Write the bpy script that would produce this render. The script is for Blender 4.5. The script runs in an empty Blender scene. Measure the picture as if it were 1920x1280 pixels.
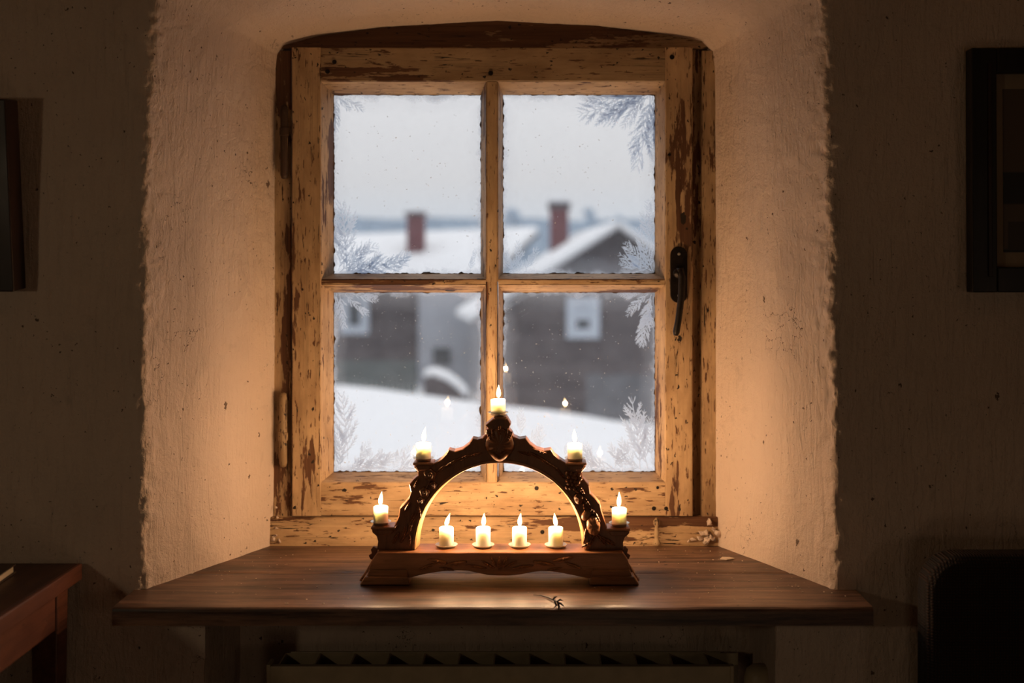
import bpy, bmesh, math, random
from mathutils import Vector, Matrix, noise
random.seed(7)
PI = math.pi
col = bpy.context.scene.collection
sc = bpy.context.scene

# ------------------------------------------------------------------ camera, sky, light
F = 2157.0; VX, VY, CZ = 1005.0, 490.0, 1.40
def P(px, py, Y):                      # point at real distance Y seen at that place of the photograph
    return Vector(((px - VX) * Y / F, Y, CZ - (py - VY) * Y / F))
cam_d = bpy.data.cameras.new('camera'); cam = bpy.data.objects.new('camera', cam_d); col.objects.link(cam)
cam.location = (0, 0, CZ); cam.rotation_euler = (PI / 2, 0, 0)
cam_d.sensor_width = 36; cam_d.lens = F * 36 / 1920
cam_d.shift_x = -(VX - 960) / 1920; cam_d.shift_y = -(640 - VY) / 1920
cam_d.clip_start = 0.05; cam_d.clip_end = 2000
cam_d.dof.use_dof = True; cam_d.dof.focus_distance = 1.99; cam_d.dof.aperture_fstop = 2.1
cam_d.dof.aperture_blades = 0
sc.camera = cam
sc.view_settings.view_transform = 'Standard'; sc.view_settings.look = 'None'
sc.view_settings.gamma = 1; sc.view_settings.use_curve_mapping = False
sc.view_settings.exposure = 0.0
w = bpy.data.worlds.new('world'); sc.world = w; w.use_nodes = True
nt = w.node_tree; nt.nodes.clear()
wo = nt.nodes.new('ShaderNodeOutputWorld'); bg = nt.nodes.new('ShaderNodeBackground')
tc = nt.nodes.new('ShaderNodeTexCoord'); sx = nt.nodes.new('ShaderNodeSeparateXYZ'); rp = nt.nodes.new('ShaderNodeValToRGB')
nt.links.new(tc.outputs['Generated'], sx.inputs[0]); nt.links.new(sx.outputs[2], rp.inputs[0])
rp.color_ramp.elements[0].position = 0.0; rp.color_ramp.elements[0].color = (0.57, 0.63, 0.72, 1)
rp.color_ramp.elements[1].position = 0.07; rp.color_ramp.elements[1].color = (0.665, 0.655, 0.675, 1)
e3 = rp.color_ramp.elements.new(0.35); e3.color = (1.0, 0.98, 1.01, 1)
e4 = rp.color_ramp.elements.new(1.0); e4.color = (1.65, 1.62, 1.65, 1)
nt.links.new(rp.outputs[0], bg.inputs[0]); bg.inputs[1].default_value = 1.15
nt.links.new(bg.outputs[0], wo.inputs[0])
CANDLE_W = 1.0
CANDLE_COL = (1.0, 0.62, 0.33)
def area_light(name, loc, target, size, power, color):
    d = bpy.data.lights.new(name, 'AREA'); d.shape = 'DISK'; d.size = size; d.energy = power; d.color = color
    o = bpy.data.objects.new(name, d); col.objects.link(o); o.location = loc
    o.rotation_euler = (Vector(target) - Vector(loc)).to_track_quat('-Z', 'Y').to_euler(); return o
area_light('room_lamp', (-1.35, 0.15, 1.38), (0.1, 1.9, 1.0), 0.10, 1.15, (1.0, 0.78, 0.50))
area_light('room_fill', (1.9, -1.0, 1.0), (0.2, 1.9, 0.9), 0.4, 0.9, (1.0, 0.72, 0.50))  # unseen fill light added from the right for the wall and recess
area_light('low_fill', (0.25, -0.6, 0.35), (0.0, 1.9, 0.6), 0.5, 0.8, (1.0, 0.72, 0.46))  # added low fill that brightens the radiator recess, no stove here

# ------------------------------------------------------------------ helpers
def tag(o, label=None, cat=None, group=None, kind=None):
    if label: o['label'] = label
    if cat: o['category'] = cat
    if group: o['group'] = group
    if kind: o['kind'] = kind
    return o
def empty(name, loc=(0, 0, 0), label=None, cat=None, group=None, kind=None, rz=0):
    o = bpy.data.objects.new(name, None); col.objects.link(o); o.location = loc; o.rotation_euler.z = rz
    o.empty_display_size = 0.02
    return tag(o, label, cat, group, kind)
def link(name, me, mat=None, parent=None, world=True, smooth=False, bevel=0, seg=2):
    if isinstance(me, bmesh.types.BMesh):
        bm = me; me = bpy.data.meshes.new(name)
        bmesh.ops.recalc_face_normals(bm, faces=bm.faces); bm.to_mesh(me); bm.free()
    o = bpy.data.objects.new(name, me); col.objects.link(o)
    if mat and not me.materials: me.materials.append(mat)
    if parent is not None:
        o.parent = parent
        if world: o.matrix_parent_inverse = basis(parent).inverted()
    if smooth:
        for p in me.polygons: p.use_smooth = True
    if bevel:
        m = o.modifiers.new('bevel', 'BEVEL'); m.width = bevel; m.segments = seg; m.limit_method = 'ANGLE'; m.angle_limit = 0.6
    return o
def basis(o):
    m = Matrix.LocRotScale(o.location, o.rotation_euler, o.scale)
    if o.parent: m = basis(o.parent) @ o.matrix_parent_inverse @ m
    return m
def box(bm, a, b, mat=None):
    x0, y0, z0 = a; x1, y1, z1 = b
    v = [Vector(q) for q in ((x0,y0,z0),(x1,y0,z0),(x1,y1,z0),(x0,y1,z0),(x0,y0,z1),(x1,y0,z1),(x1,y1,z1),(x0,y1,z1))]
    if mat is not None: v = [mat @ q for q in v]
    v = [bm.verts.new(q) for q in v]
    for f in ((0,3,2,1),(4,5,6,7),(0,1,5,4),(1,2,6,5),(2,3,7,6),(3,0,4,7)): bm.faces.new([v[i] for i in f])
def prism(bm, pts, d):                  # closed outline of 3-D points pushed by d
    d = Vector(d); a = [bm.verts.new(p) for p in pts]; b = [bm.verts.new(Vector(p) + d) for p in pts]
    n = len(pts)
    bm.faces.new(a); bm.faces.new(list(reversed(b)))
    for i in range(n): bm.faces.new((a[i], b[i], b[(i + 1) % n], a[(i + 1) % n]))
def lathe(bm, prof, n=24, org=(0, 0, 0), mat=None):
    rings = []
    for r, z in prof:
        ring = []
        for i in range(n):
            t = 2 * PI * i / n; q = Vector((r * math.cos(t), r * math.sin(t), z))
            if mat is not None: q = mat @ q
            ring.append(bm.verts.new(q + Vector(org)))
        rings.append(ring)
    for a, b in zip(rings, rings[1:]):
        for i in range(n): bm.faces.new((a[i], a[(i + 1) % n], b[(i + 1) % n], b[i]))
    bm.faces.new(list(reversed(rings[0]))); bm.faces.new(rings[-1])
def tube(bm, pts, r, n=8):
    pts = [Vector(p) for p in pts]; rings = []
    for i, p in enumerate(pts):
        d = (pts[min(i + 1, len(pts) - 1)] - pts[max(i - 1, 0)]).normalized()
        u = d.cross(Vector((0, 1, 0.02))).normalized(); v = d.cross(u)
        rr = r[i] if isinstance(r, (list, tuple)) else r
        rings.append([bm.verts.new(p + rr * (math.cos(2*PI*k/n) * u + math.sin(2*PI*k/n) * v)) for k in range(n)])
    for a, b in zip(rings, rings[1:]):
        for i in range(n): bm.faces.new((a[i], a[(i + 1) % n], b[(i + 1) % n], b[i]))
    bm.faces.new(list(reversed(rings[0]))); bm.faces.new(rings[-1])
def bar(bm, a, b, ch=0.0015, axis='x', jit=0.0005, step=0.02, seed=0.0, ends=(0, 0)):
    # a slightly wavy wooden bar between corners a and b, long along axis, arrises taken off
    a = Vector(a); b = Vector(b); ax = 'xyz'.index(axis); o1, o2 = [i for i in range(3) if i != ax]
    n = max(2, int(abs(b[ax] - a[ax]) / step)); rings = []
    prof = [(a[o1]+ch, a[o2]), (b[o1]-ch, a[o2]), (b[o1], a[o2]+ch), (b[o1], b[o2]-ch), (b[o1]-ch, b[o2]), (a[o1]+ch, b[o2]), (a[o1], b[o2]-ch), (a[o1], a[o2]+ch)]
    for i in range(n + 1):
        t = i / n; ring = []
        for (p, q) in prof:
            v = [0, 0, 0]; v[ax] = a[ax] + (b[ax] - a[ax]) * t; v[o1] = p; v[o2] = q; v = Vector(v)
            nv = noise.noise_vector(v * 14 + Vector((seed, seed, 0))) * jit + noise.noise_vector(v * 60 + Vector((seed, 3, 0))) * jit * 0.6
            nv[ax] = 0; ring.append(bm.verts.new(v + nv))
        rings.append(ring)
    m = len(prof)
    for r0, r1 in zip(rings, rings[1:]):
        for i in range(m): bm.faces.new((r0[i], r0[(i + 1) % m], r1[(i + 1) % m], r1[i]))
    bm.faces.new(list(reversed(rings[0]))); bm.faces.new(rings[-1])

from mathutils.geometry import tessellate_polygon
def cut_board(bm, pts, y0, y1, ch=0.0013):
    # a sawn board: outline in the x-z plane between y0 (front) and y1 (back), arrises eased
    n = len(pts); area = sum(pts[i].x * pts[(i + 1) % n].z - pts[(i + 1) % n].x * pts[i].z for i in range(n))
    s = 1 if area > 0 else -1; ins = []
    for i in range(n):
        a = (pts[i] - pts[i - 1]).normalized(); b = (pts[(i + 1) % n] - pts[i]).normalized()
        m = Vector((-(a.z + b.z), 0, a.x + b.x)) * s
        m = m.normalized() if m.length > .1 else Vector((-a.z, 0, a.x)) * s
        ins.append(pts[i] + m * ch)
    rings = [[bm.verts.new((q.x, y, q.z)) for q in src] for src, y in ((ins, y0), (pts, y0 + ch), (pts, y1 - ch), (ins, y1))]
    for r0, r1 in zip(rings, rings[1:]):
        for i in range(n): bm.faces.new((r0[i], r0[(i + 1) % n], r1[(i + 1) % n], r1[i]))
    tri = tessellate_polygon([[Vector((q.x, q.z, 0)) for q in ins]])
    for k, ring in ((0, rings[0]), (1, rings[-1])):
        for t_ in tri:
            try: bm.faces.new([ring[i] for i in (t_ if k else reversed(t_))])
            except ValueError: pass

# ------------------------------------------------------------------ node materials
class NT:
    def __init__(s, name):
        s.m = bpy.data.materials.new(name); s.m.use_nodes = True; s.t = s.m.node_tree; s.t.nodes.clear()
        s.out = s.t.nodes.new('ShaderNodeOutputMaterial')
        s.tc = s.t.nodes.new('ShaderNodeTexCoord').outputs['Object']
    def n(s, typ, ins=None, **kw):
        nd = s.t.nodes.new('ShaderNode' + typ)
        for k, v in kw.items(): setattr(nd, k, v)
        for k, v in (ins or {}).items(): s.put(nd.inputs[k], v)
        return nd
    def put(s, sock, v):
        if isinstance(v, bpy.types.NodeSocket): s.t.links.new(v, sock)
        else: sock.default_value = v
    def map(s, scale, loc=(0, 0, 0), rot=(0, 0, 0), vec=None):
        return s.n('Mapping', {'Vector': vec or s.tc, 'Scale': scale, 'Location': loc, 'Rotation': rot}).outputs[0]
    def noise(s, vec, scale, detail=4, rough=0.55, dist=0):
        return s.n('TexNoise', {'Vector': vec, 'Scale': scale, 'Detail': detail, 'Roughness': rough, 'Distortion': dist}).outputs[0]
    def ramp(s, fac, stops, interp='LINEAR'):
        r = s.n('ValToRGB', {'Fac': fac}); cr = r.color_ramp; cr.interpolation = interp
        while len(cr.elements) < len(stops): cr.elements.new(0.5)
        for e, (p, c) in zip(cr.elements, stops):
            e.position = p; e.color = (c, c, c, 1) if not isinstance(c, tuple) else tuple(c) + (1,)
        return r.outputs[0]
    def math(s, op, a, b=0.0, c=0.0, clamp=False):
        nd = s.n('Math', operation=op, use_clamp=clamp); s.put(nd.inputs[0], a); s.put(nd.inputs[1], b)
        if op in ('MULTIPLY_ADD',): s.put(nd.inputs[2], c)
        return nd.outputs[0]
    def mix(s, fac, a, b):
        nd = s.n('Mix', data_type='RGBA'); s.put(nd.inputs[0], fac)
        s.put(nd.inputs[6], a + (1,) if isinstance(a, tuple) else a); s.put(nd.inputs[7], b + (1,) if isinstance(b, tuple) else b)
        return nd.outputs[2]
    def bump(s, h, strength, dist, normal=None):
        d = {'Height': h, 'Strength': strength, 'Distance': dist}
        if normal: d['Normal'] = normal
        return s.n('Bump', d).outputs[0]
    def bsdf(s, color, rough=0.6, normal=None, **kw):
        d = {'Base Color': color + (1,) if isinstance(color, tuple) else color, 'Roughness': rough}
        if normal: d['Normal'] = normal
        d.update(kw); b = s.n('BsdfPrincipled', d); s.t.links.new(b.outputs[0], s.out.inputs[0]); return b
    def dots(s, scale, radius, keep, seed=0.0, stretch=(1, 1, 1)):
        if not hasattr(s, 'warp'):
            nz = s.n('TexNoise', {'Vector': s.tc, 'Scale': 230.0, 'Detail': 2.0}).outputs['Color']
            sub = s.n('VectorMath', {0: nz, 1: (.5, .5, .5)}, operation='SUBTRACT').outputs[0]
            sc_ = s.n('VectorMath', {0: sub}, operation='SCALE'); sc_.inputs['Scale'].default_value = .009
            s.warp = s.n('VectorMath', {0: s.tc, 1: sc_.outputs[0]}, operation='ADD').outputs[0]
        v = s.n('TexVoronoi', {'Vector': s.map(stretch, (seed, seed * .7, seed * .3), vec=s.warp), 'Scale': scale})
        rnd = s.n('SeparateColor', {'Color': v.outputs['Color']})
        rad = s.math('MULTIPLY', s.math('SUBTRACT', rnd.outputs[0], 1 - keep), radius / keep)
        return s.math('LESS_THAN', v.outputs['Distance'], rad)
def simple(name, color, rough=0.6, var=0.25, scale=20, bump=0.2, stretch=(1, 1, 1), dist=0.001, **kw):
    t = NT(name); v = t.noise(t.map(stretch), scale, 5)
    c = t.mix(t.ramp(v, [(0.3, 0.0), (0.7, 1.0)]), tuple(x * (1 - var) for x in color), tuple(min(1, x * (1 + var)) for x in color))
    t.bsdf(c, rough, t.bump(v, bump, dist), **kw); return t.m

def painted_wood(name, axis, paint=0.5, seed=0.0, cream=(0.57, 0.385, 0.215), wood_a=(0.070, 0.028, 0.013), wood_b=(0.155, 0.070, 0.031), dirt=0.35, rough=0.62):
    t = NT(name); L = {'x': (1, 7, 7), 'z': (7, 7, 1), 'y': (7, 1, 7)}[axis]
    big = t.noise(t.map(tuple(0.55 * q + 0.4 for q in L), (seed, seed, seed)), 2.6, 9, 0.62, 0.15)
    fine = t.noise(t.map(L, (seed + 5, 0, seed)), 12, 8, 0.65)
    m = t.math('ADD', t.math('MULTIPLY', big, 0.68), t.math('MULTIPLY', fine, 0.32))
    thr = 0.5 + (0.5 - paint) * 0.34
    mask = t.ramp(m, [(thr - 0.006, 0.0), (thr + 0.006, 1.0)])
    sp = t.noise(t.map(tuple(q * 1.0 for q in L), (seed, 2, 1)), 34, 6, 0.6)
    mask = t.math('MULTIPLY', mask, t.ramp(sp, [(0.375, 0.0), (0.39, 1.0)]))
    grain = t.noise(t.map(tuple((q * 5 if q > 1 else 1.2) for q in L), (seed, 0, 0)), 5, 8, 0.7)
    wood = t.mix(t.ramp(grain, [(0.3, 0.0), (0.7, 1.0)]), wood_a, wood_b)
    pv = t.noise(t.map(tuple(0.3 * q + 0.7 for q in L), (seed, seed, 2)), 9, 6, 0.6)
    pc = t.mix(t.ramp(pv, [(0.35, 0.0), (0.65, 1.0)]), tuple(x * (1 - dirt) * k for x, k in zip(cream, (0.95, 0.86, 0.78))), cream)
    pc = t.mix(t.math('MULTIPLY', t.ramp(grain, [(0.50, 0.0), (0.70, 0.60)]), 1.0), pc, tuple(x * 0.5 for x in cream))
    colr = t.mix(mask, wood, pc)
    d1 = t.dots(60, 0.17, 0.6, seed, tuple(1.0 if q > 1 else 0.7 for q in L)); d2 = t.dots(130, 0.24, 0.35, seed + 3, tuple(1.0 if q > 1 else 0.5 for q in L)); d3 = t.dots(18, 0.12, 0.35, seed + 8, tuple(1.0 if q > 1 else 0.5 for q in L))
    holes = t.math('MAXIMUM', t.math('MAXIMUM', d1, d2), d3)
    cr = t.noise(t.map(tuple((q * 2.2 if q > 1 else 0.35) for q in L), (seed + 3, seed, 0)), 5, 3, 0.5, 0.1)
    cl = t.math('LESS_THAN', t.math('ABSOLUTE', t.math('SUBTRACT', cr, 0.5)), 0.0035)
    cm = t.ramp(t.noise(t.map((1, 1, 1), (seed, 9, 0)), 7, 2), [(0.5, 0.0), (0.53, 1.0)])
    holes = t.math('MAXIMUM', holes, t.math('MULTIPLY', cl, cm))
    colr = t.mix(holes, colr, (0.02, 0.012, 0.007))
    h = t.math('ADD', t.math('MULTIPLY', mask, 0.6), t.math('MULTIPLY', grain, 0.5))
    h = t.math('SUBTRACT', h, t.math('MULTIPLY', holes, 1.4))
    t.bsdf(colr, rough, t.bump(h, 0.6, 0.0012), **{'Specular IOR Level': 0.35}); return t.m

def plaster(name, base=(0.76, 0.60, 0.49), lump=1.0):
    t = NT(name)
    big = t.noise(t.map((1, 1, 1)), 3, 5, 0.5); mid = t.noise(t.map((1, 1, 1)), 26, 7, 0.6, 0.4); fine = t.noise(t.map((1, 1, 1)), 190, 4, 0.7)
    stroke = t.noise(t.map((1, 1, 0.18), (0, 0, 0), (0.0, 0.42, 0.0)), 75, 5, 0.6, 1.2)
    c = t.mix(t.ramp(big, [(0.35, 0.0), (0.65, 1.0)]), tuple(x * 0.86 for x in base), base)
    c = t.mix(t.ramp(mid, [(0.6, 0.0), (0.75, 0.35)]), c, tuple(x * 0.62 for x in base))
    pits = t.math('MAXIMUM', t.dots(42, 0.12, 0.45, 1.0), t.dots(20, 0.085, 0.4, 4.0, (1, 1, 0.5)))
    pits = t.math('MAXIMUM', pits, t.math('MULTIPLY', t.dots(150, 0.24, 0.25, 2.0), t.ramp(t.noise(t.map((1, 1, 1), (4, 4, 4)), 7, 3), [(0.42, 0.0), (0.52, 1.0)])))
    cr = t.noise(t.map((1, 1, 0.8), (7, 0, 1)), 5, 6, 0.62, 0.1)
    cl = t.math('LESS_THAN', t.math('ABSOLUTE', t.math('SUBTRACT', cr, 0.5)), 0.0012)
    cm = t.ramp(t.noise(t.map((1, 1, 1), (1, 9, 3)), 6, 2), [(0.60, 0.0), (0.63, 1.0)])
    marks = t.math('MAXIMUM', pits, t.math('MULTIPLY', cl, cm))
    c = t.mix(t.math('MULTIPLY', marks, 0.85), c, (0.09, 0.05, 0.03))
    h = t.math('ADD', t.math('MULTIPLY', mid, 1.1), t.math('MULTIPLY', stroke, 0.7))
    h = t.math('ADD', h, t.math('MULTIPLY', fine, 0.35)); h = t.math('SUBTRACT', h, t.math('MULTIPLY', marks, 0.8))
    t.bsdf(c, 0.85, t.bump(h, 1.0, 0.0060 * lump), **{'Specular IOR Level': 0.15}); return t.m

def bare_wood(name, axis, a, b, seed=0.0, rough=0.5, spec=0.5, bump=0.5):
    t = NT(name); L = {'x': (1, 14, 14), 'z': (14, 14, 1), 'y': (14, 1, 14)}[axis]
    g = t.noise(t.map(L, (seed, seed, 0)), 3.0, 9, 0.7, 0.3)
    st = t.noise(t.map((1, 1, 1), (seed, 0, seed)), 5, 5, 0.6)
    g2 = t.noise(t.map(tuple(q * 2.5 for q in L), (seed, 1, 0)), 3.0, 6, 0.75, 0.1)
    c = t.mix(t.ramp(g, [(0.34, 0.0), (0.62, 1.0)]), a, b)
    c = t.mix(t.ramp(g2, [(0.52, 0.0), (0.62, 0.6)]), c, tuple(x * 0.7 for x in a))
    c = t.mix(t.ramp(st, [(0.45, 0.0), (0.7, 0.55)]), c, tuple(x * 0.5 for x in a))
    marks = t.math('MAXIMUM', t.dots(26, 0.10, 0.3, seed, tuple(0.35 if q == 1 else 1.0 for q in L)), t.dots(70, 0.14, 0.3, seed + 2, tuple(0.5 if q == 1 else 1.0 for q in L)))
    c = t.mix(marks, c, (0.012, 0.008, 0.006))
    r = t.math('MULTIPLY_ADD', st, 0.3, rough - 0.15)
    h = t.math('SUBTRACT', t.math('ADD', g, t.math('MULTIPLY', g2, 0.6)), t.math('MULTIPLY', marks, 0.8))
    t.bsdf(c, r, t.bump(h, bump, 0.0015), **{'Specular IOR Level': spec}); return t.m

M = {}
M['plaster'] = plaster('plaster_limewash')
for i in range(3):
    M['pz%d' % i] = painted_wood('painted_wood_upright_%d' % i, 'z', (0.66, 0.64, 0.60)[i], 31.7 + 5.3 * i)
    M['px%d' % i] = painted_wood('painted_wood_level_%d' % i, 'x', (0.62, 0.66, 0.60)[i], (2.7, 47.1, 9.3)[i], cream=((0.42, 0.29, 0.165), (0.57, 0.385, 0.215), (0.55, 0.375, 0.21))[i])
M['cz'] = painted_wood('worn_casing_upright', 'z', 0.54, 6.1, dirt=0.5)
M['cx'] = painted_wood('worn_casing_level', 'x', 0.34, 9.4, cream=(0.45, 0.30, 0.17), dirt=0.5)
M['bx'] = painted_wood('worn_bottom_casing', 'x', 0.66, 12.4)
M['mz'] = painted_wood('worn_muntin_upright', 'z', 0.56, 15.4, wood_b=(0.25, 0.10, 0.04))
M['sill'] = bare_wood('old_sill_wood', 'x', (0.032, 0.015, 0.010), (0.27, 0.145, 0.092), 1.0, 0.42, 0.55)
M['sill2'] = bare_wood('old_sill_wood_back', 'x', (0.032, 0.015, 0.010), (0.24, 0.13, 0.078), 7.0, 0.46, 0.5)
M['carve'] = bare_wood('carved_lime_wood', 'x', (0.26, 0.11, 0.045), (0.52, 0.24, 0.11), 3.0, 0.45, 0.5, 0.3)
M['carve_z'] = bare_wood('carved_lime_wood_stained', 'z', (0.20, 0.075, 0.030), (0.30, 0.12, 0.05), 5.0, 0.42, 0.5, 0.2)
M['iron'] = simple('dark_iron', (0.018, 0.012, 0.009), 0.45, 0.5, 60, 0.4, Metallic=0.6)
M['hinge'] = painted_wood('painted_hinge_iron', 'z', 0.50, 21.0, cream=(0.42, 0.29, 0.16), wood_a=(0.03, 0.016, 0.01), wood_b=(0.07, 0.035, 0.02))
M['putty'] = simple('crumbling_putty', (0.06, 0.035, 0.02), 0.9, 0.6, 150, 0.8)
M['crumb'] = simple('plaster_crumb', (0.72, 0.58, 0.44), 0.9, 0.2, 80, 0.5)
M['tin'] = simple('candle_tin', (0.62, 0.55, 0.45), 0.35, 0.1, 60, 0.05, Metallic=0.8)
M['cup'] = simple('white_candle_dish', (0.80, 0.72, 0.60), 0.3, 0.05, 60, 0.05)
M['wick'] = simple('burnt_wick', (0.012, 0.010, 0.010), 0.9, 0.2, 200, 0.3)
t = NT('candle_wax'); t.bsdf((0.97, 0.91, 0.80), 0.42, **{'Subsurface Weight': 1.0, 'Subsurface Radius': (1.0, 1.0, 1.0), 'Subsurface Scale': 0.009}); M['wax'] = t.m
t = NT('flame')
em = t.n('Emission', {'Color': (1.0, 0.60, 0.24, 1), 'Strength': 9.0}); tr = t.n('BsdfTransparent')
ad = t.n('AddShader'); t.t.links.new(em.outputs[0], ad.inputs[0]); t.t.links.new(tr.outputs[0], ad.inputs[1]); t.t.links.new(ad.outputs[0], t.out.inputs[0])
M['flame'] = t.m; t.m.cycles.emission_sampling = 'NONE'

def glass_mat(name, dirty, specks):
    t = NT(name)
    g = t.n('SeparateXYZ', {'Vector': t.t.nodes['Texture Coordinate'].outputs['Generated']})
    ex = t.math('MINIMUM', g.outputs[0], t.math('SUBTRACT', 1.0, g.outputs[0])); ez = t.math('MINIMUM', g.outputs[2], t.math('SUBTRACT', 1.0, g.outputs[2]))
    e = t.math('MINIMUM', ex, ez)
    nz = t.noise(t.map((1, 1, 1)), 22, 8, 0.65)
    edge = t.ramp(t.math('ADD', e, t.math('MULTIPLY', t.math('SUBTRACT', nz, 0.5), 0.16)), [(0.0, 0.55), (0.045, 0.08), (0.12, 0.0)])
    film = t.math('MULTIPLY_ADD', nz, 0.07, dirty)
    fac = t.math('ADD', edge, film, clamp=True)
    sp = t.math('MAXIMUM', t.dots(60, 0.08, 0.4, 1.0), t.math('MAXIMUM', t.dots(190, 0.17, 0.25, 4.0), t.dots(22, 0.05, 0.2, 2.0)))
    dif = t.n('BsdfDiffuse', {'Color': (0.60, 0.62, 0.66, 1)}); trl = t.n('BsdfTranslucent', {'Color': (0.72, 0.76, 0.82, 1)})
    dm = t.n('MixShader', {0: 0.72}); t.t.links.new(dif.outputs[0], dm.inputs[1]); t.t.links.new(trl.outputs[0], dm.inputs[2])
    tp = t.n('BsdfTransparent', {'Color': (0.97, 0.98, 0.98, 1)}); gl = t.n('BsdfGlossy', {'Roughness': 0.02, 'Color': (1, 1, 1, 1)})
    lw = t.n('LayerWeight', {'Blend': 0.5}).outputs['Facing']
    fr = t.math('MULTIPLY_ADD', t.math('POWER', lw, 5.0), 0.6, 0.045)
    m1 = t.n('MixShader', {0: fr}); t.t.links.new(tp.outputs[0], m1.inputs[1]); t.t.links.new(gl.outputs[0], m1.inputs[2])
    m2 = t.n('MixShader', {0: fac}); t.t.links.new(m1.outputs[0], m2.inputs[1]); t.t.links.new(dm.outputs[0], m2.inputs[2])
    spd = t.n('BsdfDiffuse', {'Color': specks + (1,)})
    m3 = t.n('MixShader', {0: t.math('MULTIPLY', sp, 0.8)}); t.t.links.new(m2.outputs[0], m3.inputs[1]); t.t.links.new(spd.outputs[0], m3.inputs[2])
    t.t.links.new(m3.outputs[0], t.out.inputs[0]); return t.m
M['glass'] = glass_mat('old_window_glass', 0.0, (0.75, 0.72, 0.70))
t = NT('hoar_frost')
dif = t.n('BsdfDiffuse', {'Color': (0.92, 0.94, 0.97, 1)}); trl = t.n('BsdfTranslucent', {'Color': (0.72, 0.78, 0.86, 1)}); tp = t.n('BsdfTransparent')
m1 = t.n('MixShader', {0: 0.86}); t.t.links.new(dif.outputs[0], m1.inputs[1]); t.t.links.new(trl.outputs[0], m1.inputs[2])
m2 = t.n('MixShader', {0: 0.70}); t.t.links.new(tp.outputs[0], m2.inputs[1]); t.t.links.new(m1.outputs[0], m2.inputs[2]); t.t.links.new(m2.outputs[0], t.out.inputs[0])
M['frost'] = t.m

# ------------------------------------------------------------------ the wall with its deep splayed window niche
YW, YB = 1.87, 2.165                     # room face of the wall, back of the niche
SILL = CZ - 0.533                        # top of the sill boards
mmw = YW / F
def interp(tbl, t):
    for (a, va), (b, vb) in zip(tbl, tbl[1:]):
        if t <= b: k = (t - a) / (b - a) if b > a else 0; return va + (vb - va) * k
    return tbl[-1][1]
Fp = [(272, 1125), (272, 1000), (270, 800), (271, 600), (272, 400), (280, 200), (290, 40), (300, -20), (330, -50), (420, -72), (600, -92), (930, -105), (1250, -92), (1420, -72), (1508, -50), (1537, -20), (1544, 40), (1550, 200), (1557, 400), (1560, 600), (1566, 800), (1566, 1000), (1564, 1125)]
Bp = [(514, 1040), (515, 1000), (517, 800), (518, 600), (518, 400), (519, 200), (519, 130), (522, 103), (534, 86), (600, 68), (720, 52), (930, 40), (1120, 50), (1250, 66), (1313, 78), (1333, 98), (1337, 130), (1337, 200), (1338, 400), (1338, 600), (1338, 800), (1338, 1000), (1338, 1040)]
FW = [Vector(((x - VX) * mmw, CZ - (y - VY) * mmw)) for x, y in Fp]
BW = [Vector(((x - VX) * YB / F, CZ - (y - VY) * YB / F)) for x, y in Bp]
def outer_of(i):
    f = FW[i]
    if i <= 7: return Vector((-2.2, f.y + (0.7 * (i - 5) / 2 if i > 5 else 0)))
    if i >= 15: return Vector((2.2, f.y + (0.7 * (17 - i) / 2 if i < 17 else 0)))
    return Vector((-2.2 + 4.4 * (i - 7) / 8, 2.45))
WW = [outer_of(i) for i in range(len(FW))]
for W_ in (WW[7], WW[15]): W_.y = 2.45
def smooth_path(pts, step_of, k):
    out = []
    for i in range(len(pts) - 1):
        for j in range(k[i]): out.append(pts[i].lerp(pts[i + 1], j / k[i]))
    return out + [pts[-1]]
ks = [max(3, int((FW[i + 1] - FW[i]).length / 0.0035)) for i in range(len(FW) - 1)]
Fs, Bs, Ws = smooth_path(FW, 0, ks), smooth_path(BW, 0, ks), smooth_path(WW, 0, ks)
for _ in range(24):                      # round the traced corners off a little
    Fs = [Fs[0]] + [(Fs[i - 1] + Fs[i] * 2 + Fs[i + 1]) / 4 for i in range(1, len(Fs) - 1)] + [Fs[-1]]
def rough(p, amp):
    return noise.fractal(p * 9, 1.0, 2.0, 3) * 0.0045 * amp[0] + noise.fractal(p * 55, 0.8, 2.0, 4) * 0.0013 * amp[1]
verts, faces = [], []
NU, NF, NV = 46, 7, 26
nrow = NU + NF + NV
for f, b, wl in zip(Fs, Bs, Ws):
    f3 = Vector((f.x, YW, f.y)); b3 = Vector((b.x, YB + 0.006, b.y)); w3 = Vector((wl.x, YW, wl.y))
    dr = (b3 - f3).normalized(); dw = (w3 - f3).normalized(); R = 0.0065 + 0.002 * noise.noise(f3 * 6)
    p0 = f3 + dr * R; p2 = f3 + dw * R
    n1 = Vector((-dw.x, 0, -dw.z)); n1 = n1.normalized()
    row = []
    for i in range(NU):
        t_ = i / NU; row.append((b3.lerp(p0, t_), n1, (0.5 * min(1, t_ * 6), 0.4 + 3.0 * max(0, t_ - 0.86) * 7)))
    for i in range(NF):
        t_ = i / (NF - 1); q = p0 * (1 - t_) ** 2 + f3 * 2 * t_ * (1 - t_) + p2 * t_ * t_
        row.append((q, (n1 * (1 - t_) + Vector((0, -1, 0)) * t_).normalized(), (0.9, 3.6)))
    for i in range(1, NV + 1):
        t_ = (i / NV) ** 2.2; row.append((p2.lerp(w3, t_), Vector((0, -1, 0)), (0.6 * (1 - t_), 0.6 + 2.4 * max(0, 1 - i / 4))))
    for q, nn, amp in row: verts.append(q + nn * rough(q, amp))
for i in range(len(Fs) - 1):
    for j in range(nrow - 1):
        a = i * nrow + j; faces.append((a, a + 1, a + nrow + 1, a + nrow))
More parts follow.
